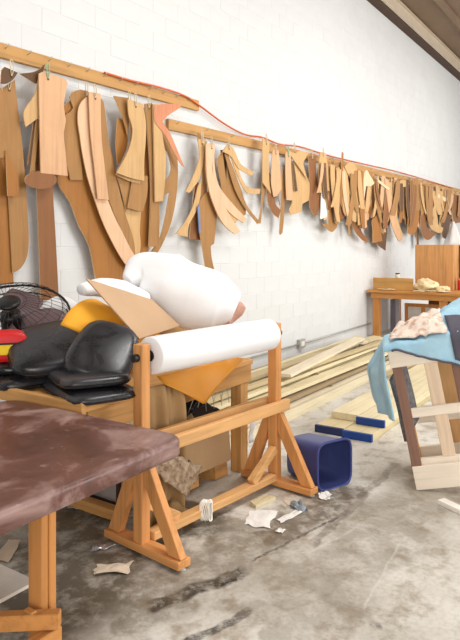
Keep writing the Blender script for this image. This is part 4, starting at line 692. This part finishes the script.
# tan cardboard sheet and yellow foam
def sheet(name, mat, label, cat, fn, nu=14, nv=14, solid=.006, group=None, smooth=True):
    o = MB().grid(fn, nu, nv).build(name, mat, None, smooth=smooth, solid=solid); return tag(o, label, cat, group)
def quad(a, b_, c, d, bend=None):
    a, b_, c, d = map(Vector, (a, b_, c, d))
    def fn(u, w_):
        p = (a*(1-u)+b_*u)*(1-w_)+(d*(1-u)+c*u)*w_
        return p+bend(u, w_) if bend else p
    return fn
sheet('cardboard_sheet', plain((.74, .61, .48), .8, .05, 3), 'stiff tan cardboard sheet slanting over the yellow foam', 'cardboard',
      quad((2.52, 2.72, 1.414), (3.098, 2.72, 1.25), (3.242, 2.6, 1.072), (2.732, 2.5, 1.056)), 4, 4, .008, None, False)
yf = plain((.96, .68, .18), .7, .06, 5)
def foam_fn(u, w_):
    a = math.pi*(.98-.62*u)          # curled over at the left
    base = Vector((2.62, 2.76, 1.15)).lerp(Vector((3.02, 2.56, .92)), w_)
    return base+Vector((-.115+.13*u+.03*w_, .05-.02*u, .0))+Vector((.13*math.cos(a), .10*math.cos(a)*.4, .135*math.sin(a)*(1-.35*w_)))
sheet('yellow_foam_sheet', yf, 'curled yellow foam sheet between the black cushions and the cardboard', 'foam', foam_fn, 16, 10, .012)
sheet('orange_vinyl', plain((.80, .53, .13), .45, .06, 4), 'orange vinyl sheet hanging in a point below the white roll', 'vinyl',
      lambda u, w_: Vector((2.70+.80*u, 2.335-.06*w_-.015*math.sin(7*u), .86-.0*u-w_*(.215*(1-abs(u-.48)/.52)+.02))), 24, 10, .004)

# ------------------------------------------------------------------ things under the back table
kraft = plain((.66, .53, .36), .85, .07, 5, bumpy=.15)
def kfn(u, w_):
    z = .80*(1-w_)+.01; x = 2.60+.30*u+.03*w_; fold = .035*math.sin(u*11+.8*w_)+.02*math.sin(u*23+2)
    return Vector((x+.02*math.sin(5*w_), 2.315+fold*(.4+.6*w_)+.02*w_, z))
sheet('kraft_paper', kraft, 'brown kraft paper hanging in folds from the table behind the stand', 'paper', kfn, 40, 12, .003)
card = plain((.70, .57, .42), .85, .06, 4)
t = thing('cardboard_box', 'brown cardboard box tipped under the table behind the stand rails', 'box', (3.35, 2.56, .10), R(4)); t.rotation_euler = (R(-8), R(4), R(3))
for a_, b_ in (((-.27, -.13, .0), (.27, -.124, .30)), ((-.27, .16, .0), (.27, .166, .30)), ((-.27, -.124, 0), (-.264, .16, .30)), ((.264, -.124, 0), (.27, .16, .30)), ((-.264, -.124, 0), (.264, .16, .006))):
    MB().box(a_, b_).build('side', card, t)
MB().bar((-.265, -.127, .30), (-.265, -.22, .36), .005, .1).build('flap', card, t)
MB().box((-.26, -.1, -.09), (-.1, .1, -.005)).build('support_block', wBx, t, bevel=.004)
MB().box((.1, -.1, -.10), (.26, .1, -.005)).build('support_block', wBx, t, bevel=.004)
q = MB()
for k in range(16):
    cx, cy, r0 = 3.28+random.uniform(-.16, .2), 2.58+random.uniform(-.03, .1), random.uniform(.07, .15)
    ax = Euler((random.uniform(-.5, .5), random.uniform(-.5, .5), 0)).to_matrix()
    cz = .54+random.uniform(-.05, .07)
    q.tube([Vector((cx, cy, cz))+ax @ Vector((r0*math.cos(2*math.pi*j/26)*(1+.1*math.sin(3*j)), .75*r0*math.sin(2*math.pi*j/26), .015*math.sin(j*1.7+k))) for j in range(26)], random.uniform(.005, .011), 6, closed=True)
tag(q.build('cable_tangle', plain((.09, .07, .065), .5), smooth=True), 'tangle of black cable heaped on the cardboard box', 'cable')
def dark_cloth(u, w_):
    return Vector((3.02+.60*u, 2.48+.25*w_, .43+.16*math.sin(math.pi*u)*math.sin(math.pi*w_)+.035*fbm((u*5, w_*5, 1))))
sheet('dark_cloth', plain((.16, .11, .10), .9, .2, 10), 'dark brown cloth crumpled in the box under the cable tangle', 'cloth', dark_cloth, 20, 12, .006)
wire_mb = MB()
for k in range(5):
    x0 = 3.15+.09*k; wire_mb.tube(spline([(x0, 2.45, .55), (x0+.06, 2.44, .64+.02*k), (x0+.16, 2.45, .60), (x0+.2, 2.46, .5)], 6), .0022, 5)
tag(wire_mb.build('loose_wires', galv, smooth=True), 'thin loose wires springing out of the cable tangle', 'wire')
burl, nt, b = new_mat('padding_felt')
v = coords(nt, (1, 1, 1)); n1 = noise_tex(nt, v, 26, 4, .6)
nt.links.new(ramp(nt, n1, [(.35, lin((.50, .40, .31))), (.6, lin((.70, .62, .52)))]), b.inputs['Base Color']); b.inputs['Roughness'].default_value = .95; bump(nt, b, n1, .8, .02)
sheet('felt_scrap', burl, 'shaggy beige felt scrap hanging over the near foot brace of the stand', 'felt',
      quad((2.53, 2.245, .40), (2.62, 2.24, .49), (3.00, 2.235, .27), (2.84, 2.235, .15), lambda u, w_: Vector((.015*fbm((u*6, w_*6, 2)), .012*fbm((u*4, w_*5, 7)), .03*fbm((u*7, w_*9, 3)))) ), 14, 16, .012)
sheet('brown_paper_wad', kraft, 'crumpled brown paper on the floor below the felt scrap', 'paper',
      lambda u, w_: Vector((2.68+.26*u, 2.24+.16*w_, .012+.10*math.sin(math.pi*u)*math.sin(math.pi*w_)*(1+.5*fbm((u*6, w_*6, 3)))+.008*abs(fbm((u*9, w_*9, 1))))), 18, 12, .003)
sheet('white_strap', plain((.93, .92, .90), .8), 'white cloth strip hanging from the far table leg', 'strap',
      lambda u, w_: Vector((3.735+.06*u, 2.36+.01*math.sin(9*w_), .50-.30*w_)), 3, 12, .004)
q = MB()
for k in range(9):
    a, bq = .026+.002*k, .072+.004*(k % 3); ph = k*.7
    q.tube([(2.88+.012*math.sin(ph)+a*.75*math.cos(2*math.pi*j/24), 2.11+.006*(k-4)+.004*math.sin(j*.9+ph), .084+bq*.75*math.sin(2*math.pi*j/24)-.0) for j in range(24)], .0038, 6, closed=True)
tag(q.build('string_hank', plain((.93, .92, .89), .9), smooth=True), 'looped hank of white string hung over the lower beam of the stand', 'string')
t = thing('small_frame', 'dark-edged small picture frame standing under the tables at left', 'frame', (2.70, 2.95, 0), R(88))
for a_, b_ in (((-.34, -.012, .05), (.2, .012, .075)), ((-.34, -.012, .20), (.2, .012, .225)), ((-.34, -.012, .075), (-.315, .012, .20)), ((.175, -.012, .075), (.2, .012, .20))):
    MB().box(a_, b_).build('frame_bar', plain((.22, .16, .13), .6), t, bevel=.002)
MB().box((-.315, -.004, .075), (.175, .004, .20)).build('panel', plain((.62, .60, .58), .5), t)
MB().box((-.34, -.06, 0), (.2, .06, .05)).build('foot', wBx, t, bevel=.004)

# ------------------------------------------------------------------ blue bin lying on its side
blue = plain((.23, .27, .51), .38, .1, 4)
inner = plain((.22, .25, .44), .45, .12, 5)  # darker than the shell: shade of the hollow put into the colour
t = thing('waste_bin', 'dark blue plastic waste bin lying on its side behind the stand foot', 'bin', (3.80, 1.735, .0), R(68))
def bin_ring(wx_, hz, x, off=0, N=40, ex=5):
    out = []
    for k in range(N):
        a = 2*math.pi*k/N; c, s = math.cos(a), math.sin(a)
        out.append((x, (abs(c)**(2/ex)*(1 if c > 0 else -1))*(wx_/2-off), hz/2+(abs(s)**(2/ex)*(1 if s > 0 else -1))*(hz/2-off)))
    return out
def loft(rings, cap0=False, cap1=False):
    N = len(rings[0]); vs = [p for r_ in rings for p in r_]; fs = []
    for i in range(len(rings)-1):
        for k in range(N): fs.append((i*N+k, i*N+(k+1) % N, (i+1)*N+(k+1) % N, (i+1)*N+k))
    if cap0: fs.append(tuple(range(N))[::-1])
    if cap1: fs.append(tuple((len(rings)-1)*N+k for k in range(N)))
    return MB().add(vs, fs)
# opening at x=0 looking toward -x, base at x=.36
sh_rings = [bin_ring(.30, .31, 0), bin_ring(.24, .27, .34), bin_ring(.235, .265, .355)]
loft(sh_rings, False, True).build('shell', blue, t, smooth=True, weld=True)
loft([bin_ring(.30, .31, 0, .006), bin_ring(.24, .27, .335, .008)], False, True).build('lining', inner, t, smooth=True, weld=True)
MB().tube(bin_ring(.302, .312, 0), .009, 8, closed=True).build('rim', blue, t, smooth=True)

# ------------------------------------------------------------------ lumber along the wall
LC = [(.87, .82, .68), (.82, .76, .60), (.90, .86, .74), (.74, .67, .52), (.88, .83, .73), (.62, .54, .42)]
def board(label, x0, y0, z0, L, w_, th, rz, col, name='lumber_board', group='boards in the lumber pile by the wall', pitch=0, bow=0):
    mb = MB(); n = 6
    for i in range(n+1):
        x = L*i/n; zz = bow*math.sin(math.pi*i/n)
        mb.v += [(x, -w_/2, zz), (x, w_/2, zz), (x, w_/2, zz+th), (x, -w_/2, zz+th)]
    for i in range(n):
        for k in range(4): mb.f.append((i*4+k, i*4+(k+1) % 4, (i+1)*4+(k+1) % 4, (i+1)*4+k))
    mb.f += [(3, 2, 1, 0), (n*4, n*4+1, n*4+2, n*4+3)]
    o = mb.build(name, wood(col, 'x', .6, .14), None, (x0, y0, z0)); o.rotation_euler = (0, R(-pitch), R(rz))
    return tag(o, label, 'lumber', group)
rl = random.Random(5)
common = 'pale sawn board in the long lumber pile against the wall'
layers = [(0, .0, 2.92, 4.0, -.3), (1, .056, 2.95, 3.95, .5), (2, .112, 3.02, 3.85, -.5), (3, .168, 3.12, 3.6, .9), (4, .224, 3.2, 3.45, -.9)]
for k, x in enumerate((4.6, 6.4, 8.3)):
    for j, (kk, z, ya, yb, rz) in enumerate(layers[1:]):
        o = MB().box((-.02, 0, 0), (.02, yb-ya-.02, .018)).build('spacer_stick', wood((.62, .54, .42), 'y'), None, (x, ya, z-.019)); tag(o, 'thin spacer stick laid between two layers of the lumber pile', 'spacer', 'spacer sticks in the lumber pile')
nb = 0
ORD = ['front', 'second from the front', 'third from the front', 'fourth from the front', 'fifth from the front', 'sixth from the front', 'seventh from the front', 'eighth from the front', 'ninth from the front', 'tenth from the front', 'eleventh from the front']
LAY = ['floor', 'second', 'third', 'fourth', 'top']
TON = ['cream', 'straw-coloured', 'palest cream', 'greyish tan', 'pale', 'dull brown']
def blabel(k, w_, cc, nin): return '%s %s board, %s in the %s layer of the lumber pile' % ('narrow' if w_ < .1 else 'wide' if w_ > .15 else 'mid-width', TON[cc], ORD[min(nin, 10)], LAY[k])
special = {3: 'nearest low board of the lumber pile, alone along its front edge'}
for k, z, ya, yb, rz in layers:
    y = ya; nin = 0
    while y < yb:
        cc = rl.randrange(len(LC))
        w_ = rl.choice([.06, .07, .09, .09, .11, .14] if k > 1 else [.08, .09, .11, .14]); x0 = 3.3+rl.uniform(-.2, 1.3)+.12*k; L = rl.uniform(4.6, 6.6)-(.25*k)
        L = min(L, 10.2-x0)
        board(blabel(k, w_, cc, nin), x0, y+w_/2, z+.0005*k, L, w_, .036, rz*.75, LC[cc], bow=0); nin += 1
        y += w_+rl.uniform(.03, .08 if k < 2 else .15); nb += 1
board('nearest low board lying along the front edge of the lumber pile', 3.95, 2.80, 0, 4.2, .12, .036, .3, LC[2])
board('short pale board lying slanted across the top of the lumber pile', 5.6, 3.12, .262, 2.9, .15, .03, 7, LC[4])
board('long thin batten slanted across the lumber pile behind the stand', 4.2, 3.62, .206, 4.4, .06, .03, -2.5, LC[2], name='lumber_batten')
board('narrow batten on top of the pile nearest the wall', 4.6, 3.70, .15, 4.8, .06, .03, 2.0, LC[0], name='lumber_batten')
board('short offcut resting at the front end of the lumber pile by the blanket', 7.3, 2.70, 0, 1.4, .12, .036, -4, LC[3])
# boards with blue painted ends
bl = plain((.08, .24, .52), .5, .08, 6)
bl2 = plain((.11, .16, .33), .5, .08, 6)
def blue_board(label, x0, yc, z0, L, w_, th, col, endmat):
    t = thing('blue_ended_board', label, 'lumber', (x0, yc, z0), R(1.0), 'boards with painted ends on the floor')
    MB().box((.0, -w_/2, 0), (L, w_/2, th)).build('plank', wood(col, 'x', .6, .12), t, bevel=.003)
    if endmat: MB().box((-.004, -w_/2-.001, -.0), (.03, w_/2+.001, th+.0015)).build('painted_end', endmat, t, bevel=.001)
blue_board('bottom floor board with dark navy painted end, nearest the pile', 4.86, 2.275, 0, 3.4, .255, .06, LC[1], bl2)
blue_board('bottom floor board with bright blue painted end, nearest the camera', 4.84, 2.01, 0, 3.4, .255, .06, LC[1], bl)
blue_board('upper floor board with bare unpainted end', 5.14, 2.25, .062, 3.0, .25, .06, LC[0], None)
blue_board('upper floor board with bright blue painted end', 5.08, 1.99, .062, 3.0, .25, .06, LC[0], bl)

# ------------------------------------------------------------------ workbench and what stands on and under it
wW = wood((.78, .53, .28), 'z'); wWx = wood((.78, .55, .30), 'y')
t = thing('workbench', 'wooden workbench standing off the wall at the far right', 'workbench', (10.5, 4.1, 0))
MB().box((-.05, -2.4, .80), (1.2, .06, .84)).build('bench_top', wWx, t, bevel=.005)
MB().box((0, -2.36, .70), (.04, 0, .80)).build('apron', wWx, t, bevel=.004)
MB().box((.04, -.04, .70), (1.15, 0, .80)).build('apron', wood((.78, .55, .30), 'x'), t, bevel=.004)
for x in (.0, 1.08):
    for y in (-.14, -1.30, -2.36): MB().box((x+.041 if x == 0 else x, y, 0), (x+.14, y+.12, .80)).build('leg', wW, t, bevel=.004)
MB().box((1.02, -2.3, .03), (1.06, -.72, .79)).build('shade_panel', wood((.55, .38, .22), 'y'), t)  # added dark panel standing in for the shade under the bench
t = thing('plywood_box', 'tall open plywood box standing on the workbench', 'box', (11.35, 3.19, .84))
ply = wood((.82, .61, .39), 'z', .6, .2)
MB().box((-.15, -.34, 0), (-.13, .34, .80)).build('front_panel', ply, t, bevel=.003)
for y in (-.34, .32): MB().box((-.13, y, 0), (.2, y+.02, .80)).build('side_panel', ply, t, bevel=.003)
MB().box((-.13, -.32, .78), (.2, .32, .80)).build('top_panel', ply, t, bevel=.003)
o = MB().box((10.74, 3.42, .842), (10.77, 4.15, 1.05)).build('bench_backboard', wood((.80, .62, .36), 'y'), bevel=.003); tag(o, 'low tan board standing on edge at the left end of the workbench', 'board')
def wad(label, c, sx, sy, sz, mat, seed, name='paper_wad', cat='paper', N=18):
    mb = MB(); vs = []; fs = []
    for i in range(10):
        th = math.pi*i/9
        for k in range(N):
            a = 2*math.pi*k/N; d = Vector((math.sin(th)*math.cos(a), math.sin(th)*math.sin(a), math.cos(th)))
            r_ = 1+.45*fbm(d+Vector((seed, 0, 0)), 2.6)+.2*fbm(d+Vector((0, seed, 0)), 6)
            vs.append((d.x*r_*sx, d.y*r_*sy, max(d.z*r_*sz, -sz*.8)+sz*.8))
    for i in range(9):
        for k in range(N): fs.append((i*N+k, i*N+(k+1) % N, (i+1)*N+(k+1) % N, (i+1)*N+k))
    return tag(mb.add(vs, fs).build(name, mat, None, c, smooth=False, weld=True), label, cat)
pap = plain((.90, .82, .66), .9, .06, 5)
wad('large crumpled cream paper on the workbench before the plywood box', (10.85, 3.22, .841), .16, .2, .11, pap, 3)
wad('small crumpled paper on the right part of the workbench', (10.8, 2.92, .841), .1, .11, .05, pap, 8)
for i, (x, y, rz, lx, ly, lab) in enumerate([(10.62, 3.2, 20, .2, .35, 'cream paper pattern sheet at the left on the workbench'), (10.64, 2.95, -25, .2, .4, 'cream paper pattern sheet hanging towards the right on the workbench'), (10.58, 3.85, 5, .16, .3, 'small paper sheet at the wall end of the workbench')]):
    c = Vector((x, y, .847+.004*i)); M = Matrix.Rotation(R(rz), 3, 'Z')
    sheet('pattern_paper', pap, lab, 'paper', lambda u, w_: c+M @ Vector(((u-.5)*lx, (w_-.5)*ly, .02*abs(fbm((u*4+i, w_*4, i))))), 10, 10, .002)
t = thing('glue_jar', 'small clear jar with dark lid on top of the low tan bench board', 'jar', (10.755, 3.70, 1.05))
MB().lathe([(.0, 0), (.04, 0), (.045, .01), (.045, .06), (.035, .07), (0, .07)], 16).build('jar', plain((.85, .82, .76), .2), t, smooth=True)
MB().lathe([(.0, .07), (.04, .07), (.04, .09), (0, .09)], 16).build('lid', plain((.25, .2, .2), .5), t)
# shelf rack with small goods at the right of the bench
t = thing('bench_shelf', 'brown shelf rack at the right edge behind the plywood box', 'shelf', (11.75, 2.55, .84))
for z in (0, .28, .54, .76): MB().box((-.15, -.32, z), (.15, .32, z+.02)).build('shelf', wood((.50, .34, .2), 'y'), t)
MB().box((.15, -.34, 0), (.17, .36, .80)).build('back', wood((.50, .34, .2), 'y'), t)
for y in (-.34, .32): MB().box((-.15, y, 0), (.15, y+.02, .80)).build('side', wood((.60, .40, .22), 'z'), t)
def can(label, loc, r_, h, c, lid=(.85, .84, .82)):
    t = thing('can', label, 'can', loc, 0, 'cans on the bench shelf')
    MB().lathe([(0, 0), (r_, 0), (r_, h*.85), (r_*.96, h*.88), (0, h*.88)], 16).build('body', plain(c, .4), t)
    MB().lathe([(0, h*.88), (r_*.8, h*.88), (r_*.8, h), (0, h)], 16).build('cap', plain(lid, .4), t)
can('red can with orange and white cap at the right end of the bench', (11.3, 2.76, .841), .05, .20, (.80, .12, .18), (.95, .55, .25))
can('dark can standing on the lower shelf behind the red can', (11.7, 2.72, 1.142), .05, .16, (.2, .2, .24))
can('white can standing on the middle shelf of the rack', (11.7, 2.78, 1.402), .05, .14, (.85, .84, .82), (.2, .2, .2))
can('grey can standing on the bottom shelf of the rack', (11.7, 2.76, .862), .055, .18, (.5, .5, .55))
# framed things under the bench
t = thing('chair_frame', 'wooden frame with cream panels leaning under the workbench', 'frame', (11.15, 3.28, 0), R(90))
for a_, b_ in (((-.42, -.02, .02), (-.36, .02, .58)), ((.36, -.02, .02), (.42, .02, .58)), ((-.36, -.02, .52), (.36, .02, .58)), ((-.36, -.02, .20), (.36, .02, .30)), ((.05, -.02, .3), (.12, .02, .52))):
    MB().box(a_, b_).build('frame_bar', wW, t, bevel=.003)
crm = plain((.83, .82, .80), .8)
for a_, b_ in (((-.36, -.005, .30), (.05, .005, .52)), ((.12, -.005, .30), (.36, .005, .52)), ((-.36, -.005, .04), (.36, .005, .20))):
    MB().box(a_, b_).build('panel', crm, t)
for i, (y, c, lab) in enumerate([(4.0, (.50, .49, .55), 'grey'), (3.9, (.75, .74, .77), 'pale grey')]):
    o = MB().box((11.33, y-.04, 0), (11.37, y+.04, .62)).build('metal_strip', plain(c, .4), bevel=.003); tag(o, lab+' metal strip leaning upright under the wall end of the workbench', 'strip')
t = thing('storage_box', 'dark wooden storage box under the workbench behind the frame', 'box', (11.75, 2.9, 0))
MB().box((-.2, -.6, 0), (.2, .55, .45)).build('body', wood((.30, .20, .14), 'y'), t, bevel=.01)
MB().box((-.22, -.62, .45), (.22, .57, .48)).build('lid', wood((.40, .26, .17), 'y'), t, bevel=.004)
# white hanging cloth at the far right
def cone(u, w_):
    a = math.pi*(u*2); r_ = .02+.20*w_+.025*math.sin(u*30)*w_
    return Vector((15.0+.6*r_*math.cos(a), 3.82+r_*math.sin(a), 2.20-.56*w_))
o = MB().grid(cone, 30, 8).build('hanging_cloth', plain((.90, .89, .88), .9, .03), smooth=True, solid=.006, weld=True); tag(o, 'white cloth hanging gathered to a point above the bench shelf', 'cloth')
MB().tube([(15, 3.82, 2.19), (15.0, 3.95, 2.7), (15, 4.12, 3.04)], .006, 6).build('hanging_string', twine, o)

# ------------------------------------------------------------------ furniture frame with blanket
FR = Vector((4.06, 1.27, 0)); FRZ = R(-71); TILT = R(-11)
FMX = Matrix.Translation(FR) @ Matrix.Rotation(FRZ, 4, 'Z') @ Matrix.Rotation(TILT, 4, 'Y')
p1 = wood((.97, .92, .85), 'x', .6, .1); p1z = wood((.95, .85, .74), 'z', .6, .12); br = wood((.56, .42, .36), 'z', .6, .15); p2 = wood((.85, .66, .45), 'z', .6, .15); p2y = wood((.88, .72, .52), 'y', .6, .12)
t = thing('chair_frame', 'bare wooden furniture frame at the right under a blue blanket', 'furniture frame')
t.matrix_world = FMX
W_, D_, H_ = .78, .52, .95
def fb(name, a_, b_, mat): MB().box(a_, b_).build(name, mat, t, bevel=.003)
fb('bottom_rail', (0, 0, 0), (W_, .03, .155), p1)
fb('inner_bottom_rail', (.05, .035, .06), (W_, .065, .19), p1)
fb('top_rail', (-.01, 0, .81), (W_, .03, H_), p1)
fb('stile', (0, .002, .155), (.065, .032, .81), br)
fb('stile', (W_-.065, .002, .155), (W_, .032, .81), br)
fb('slat', (.205, .036, .19), (.29, .06, .83), p1z)
fb('slat', (.375, .036, .19), (.44, .06, .83), br)
fb('slat', (.55, .036, .19), (.63, .06, .83), p1z)
fb('mid_rail', (.066, .0, .47), (W_-.066, .03, .53), p1)
fb('rear_post', (0, D_-.05, 0), (.06, D_, .92), p2); fb('rear_post', (W_-.06, D_-.05, 0), (W_, D_, .92), p2)
fb('rear_slat', (.30, D_-.03, .1), (.40, D_, .85), p2)
fb('rear_rail', (.06, D_-.04, .0), (W_-.06, D_-.005, .13), p1); fb('rear_rail', (.06, D_-.04, .80), (W_-.06, D_-.005, .92), p1); fb('rear_rail', (.06, D_-.04, .30), (W_-.06, D_-.005, .36), p1)
for x in (.01, W_-.05):
    fb('side_rail', (x, .034, .86), (x+.04, D_-.05, .93), p2y); fb('side_rail', (x, .066, .02), (x+.04, D_-.05, .10), p2y)
fb('corner_block', (.07, .07, .08), (.2, .12, .14), p2)
# block that carries the raised end
q = FMX @ Vector((W_-.03, D_/2, 0)); o = MB().box((-.08, -.25, 0), (.05, .25, q.z-.004)).build('wooden_block', wA, None, (q.x, q.y, 0), FRZ, bevel=.004); tag(o, 'wooden block propping the far end of the furniture frame', 'block')
# blanket
bb, nt, b = new_mat('blue_moving_blanket')
v = coords(nt, (1, 1, 1)); n1 = noise_tex(nt, v, 7, 4); n2 = noise_tex(nt, v, 60, 3)
nt.links.new(ramp(nt, n1, [(.3, lin((.58, .76, .86))), (.7, lin((.71, .86, .93)))]), b.inputs['Base Color']); b.inputs['Roughness'].default_value = .9; bump(nt, b, n2, .3, .006)
gb = plain((.36, .35, .40), .9, .12, 12, bumpy=.3)
def hump(x, y):
    return .16*max(0, min(1, (x-.02)/.5))*max(0, min(1, (y+.10)/.4))+.035*fbm((x*7, y*6, 3))+.02*fbm((x*15, y*12, 1))
def tfront(s): return -(.045+.42*max(0, s-.03)) if s > 0 else -.045
def drape(s, tt, off=0):
    x = s if s >= -.01 else -.01; dx = max(0, -.01-s); y = tt if tt >= -.012 else -.012; dy = max(0, -.012-tt)
    drop = math.hypot(dx, dy) if dx and dy else dx+dy
    z = H_+.014+hump(x, y)*(1 if not drop else max(0, 1-drop*4))-drop+off
    fx = -.018-(.02+.34*max(0, min(.36, tt+.04)))*min(1, dx*5)*(1+.18*math.sin(tt*30+1)) if dx else 0
    fy = -.018-.012*math.sin(s*26)*min(1, dy*8) if dy else 0
    return Vector((x+fx-(off if dx else 0), y+fy-(off if dy else 0), z-(off if drop else 0)))
S0, S1, TB = -.50, W_+.02, .60
def bl_fn(u, w_):
    s = S0+(S1-S0)*u; a = tfront(s); 
    if s < 0: a = -.045; e = TB-.55*max(0, (-s-.1))
    else: e = TB
    return drape(s, a+(e-a)*w_)
o = MB().grid(bl_fn, 70, 40).build('moving_blanket', bb, None, smooth=True, solid=.009); o.matrix_world = FMX
tag(o, 'light blue moving blanket draped over the furniture frame', 'blanket')
edge = [bl_fn(i/70, 0)+Vector((0, -.003, 0)) for i in range(28, 71)]
MB().tube(edge, .008, 6).build('binding', gb, o, smooth=True)
MB().grid(lambda u, w_: drape(.40+.36*u, tfront(.40+.36*u)*.85+(.40-.1*u)*w_, .014), 14, 14).build('grey_patch', gb, o, smooth=True, solid=.004)
o = MB().grid(lambda u, w_: Vector((-.03+.11*u+.02*w_, .08+.16*u+.02*math.sin(6*w_+u*4), .72-.42*w_+.10*u)), 8, 16).build('felt_pad', plain((.44, .43, .44), .95, .4, 40, bumpy=.5), None, smooth=True, solid=.02); o.matrix_world = FMX
tag(o, 'dark grey felt pad hanging inside the left of the furniture frame', 'felt')
pk, nt, b = new_mat('printed_cloth')
v = coords(nt, (1, 1, 1)); n1 = noise_tex(nt, v, 22, 4)
nt.links.new(ramp(nt, n1, [(.36, lin((.80, .66, .58))), (.52, lin((.92, .87, .82))), (.7, lin((.88, .80, .73)))]), b.inputs['Base Color']); b.inputs['Roughness'].default_value = .95; bump(nt, b, n1, .4, .01)
def pk_fn(u, w_):
    x = .02+.36*u+.03*fbm((u*3, w_*3, 4)); y = .02+.40*w_-.08*u*(1-w_); 
    return Vector((x, y, H_+.035+hump(x, y)+.05*math.sin(math.pi*u)*math.sin(math.pi*w_)+.03*abs(fbm((u*5, w_*4, 2)))))
o = MB().grid(pk_fn, 28, 24).build('printed_cloth', pk, None, smooth=True, solid=.006); o.matrix_world = FMX
tag(o, 'crumpled pinkish printed cloth lying on top of the blue blanket', 'cloth')

# ------------------------------------------------------------------ scraps on the floor
wp, cp, gp = plain((.93, .92, .90), .8), plain((.86, .79, .70), .8), plain((.56, .60, .64), .5)
def scrap(label, x, y, lx, ly, rz, mat, seed, h=.01, name='paper_scrap', cat='scrap'):
    M = Matrix.Rotation(R(rz), 3, 'Z')
    def fn(u, w_):
        ja = 1+.35*fbm((u*3+seed, w_*3, seed)); 
        return M @ Vector(((u-.5)*lx*ja, (w_-.5)*ly*ja, .003+h*abs(fbm((u*2, w_*2, seed+.5)))))
    o = MB().grid(fn, 8, 8).build(name, mat, None, (x, y, 0), solid=.002); tag(o, label, cat, 'scraps on the floor')
scrap('largest white paper scrap on the floor right of the stand beam', 3.12, 1.90, .22, .16, 20, wp, 1.3)
scrap('white torn paper strip beside the largest floor scrap', 3.24, 1.77, .18, .05, -10, wp, 2.1)
scrap('grey-blue plastic scrap on the floor before the far stand foot', 3.38, 1.78, .13, .07, 60, gp, 3.7, .05)
scrap('small white scrap on the floor before the blue bin', 3.62, 1.72, .10, .07, 15, wp, 4.2, .04)
scrap('small brown cardboard chip beyond the stand beam', 3.42, 1.86, .09, .06, 40, cp, 5.5)
scrap('cream curled scrap on the floor below the near stand foot', 2.22, 2.20, .17, .09, -50, cp, 6.1, .03)
scrap('shiny foil scrap on the floor left of the near stand foot', 2.35, 2.41, .12, .06, -30, plain((.8, .8, .82), .25, metal=.6), 7.9, .04)
scrap('white scrap on the floor far under the tables', 2.66, 2.93, .12, .08, 10, wp, 8.8)
scrap('cream paper strip on the floor behind the foreground table leg', 2.05, 2.80, .24, .08, 35, cp, 9.4)
scrap('small white scrap in the middle of the open floor by the stand', 3.05, 1.72, .05, .04, 5, wp, 10.6)
o = MB().prism([(0, 0), (.19, .02), (.17, .09), (.02, .075)], 0, .022, Matrix.Translation((3.22, 1.99, 0)) @ Matrix.Rotation(R(-15), 4, 'Z')).build('wood_offcut', wood(LC[0], 'x')); tag(o, 'small pale wood offcut lying beside the stand beam', 'offcut')
t = MB().box((0, -.03, 0), (.6, .03, .03)).build('white_batten', plain((.93, .91, .88), .6), None, (3.94, 1.08, .001), R(-118), bevel=.003); tag(t, 'white painted batten lying on the floor at the right edge', 'batten')
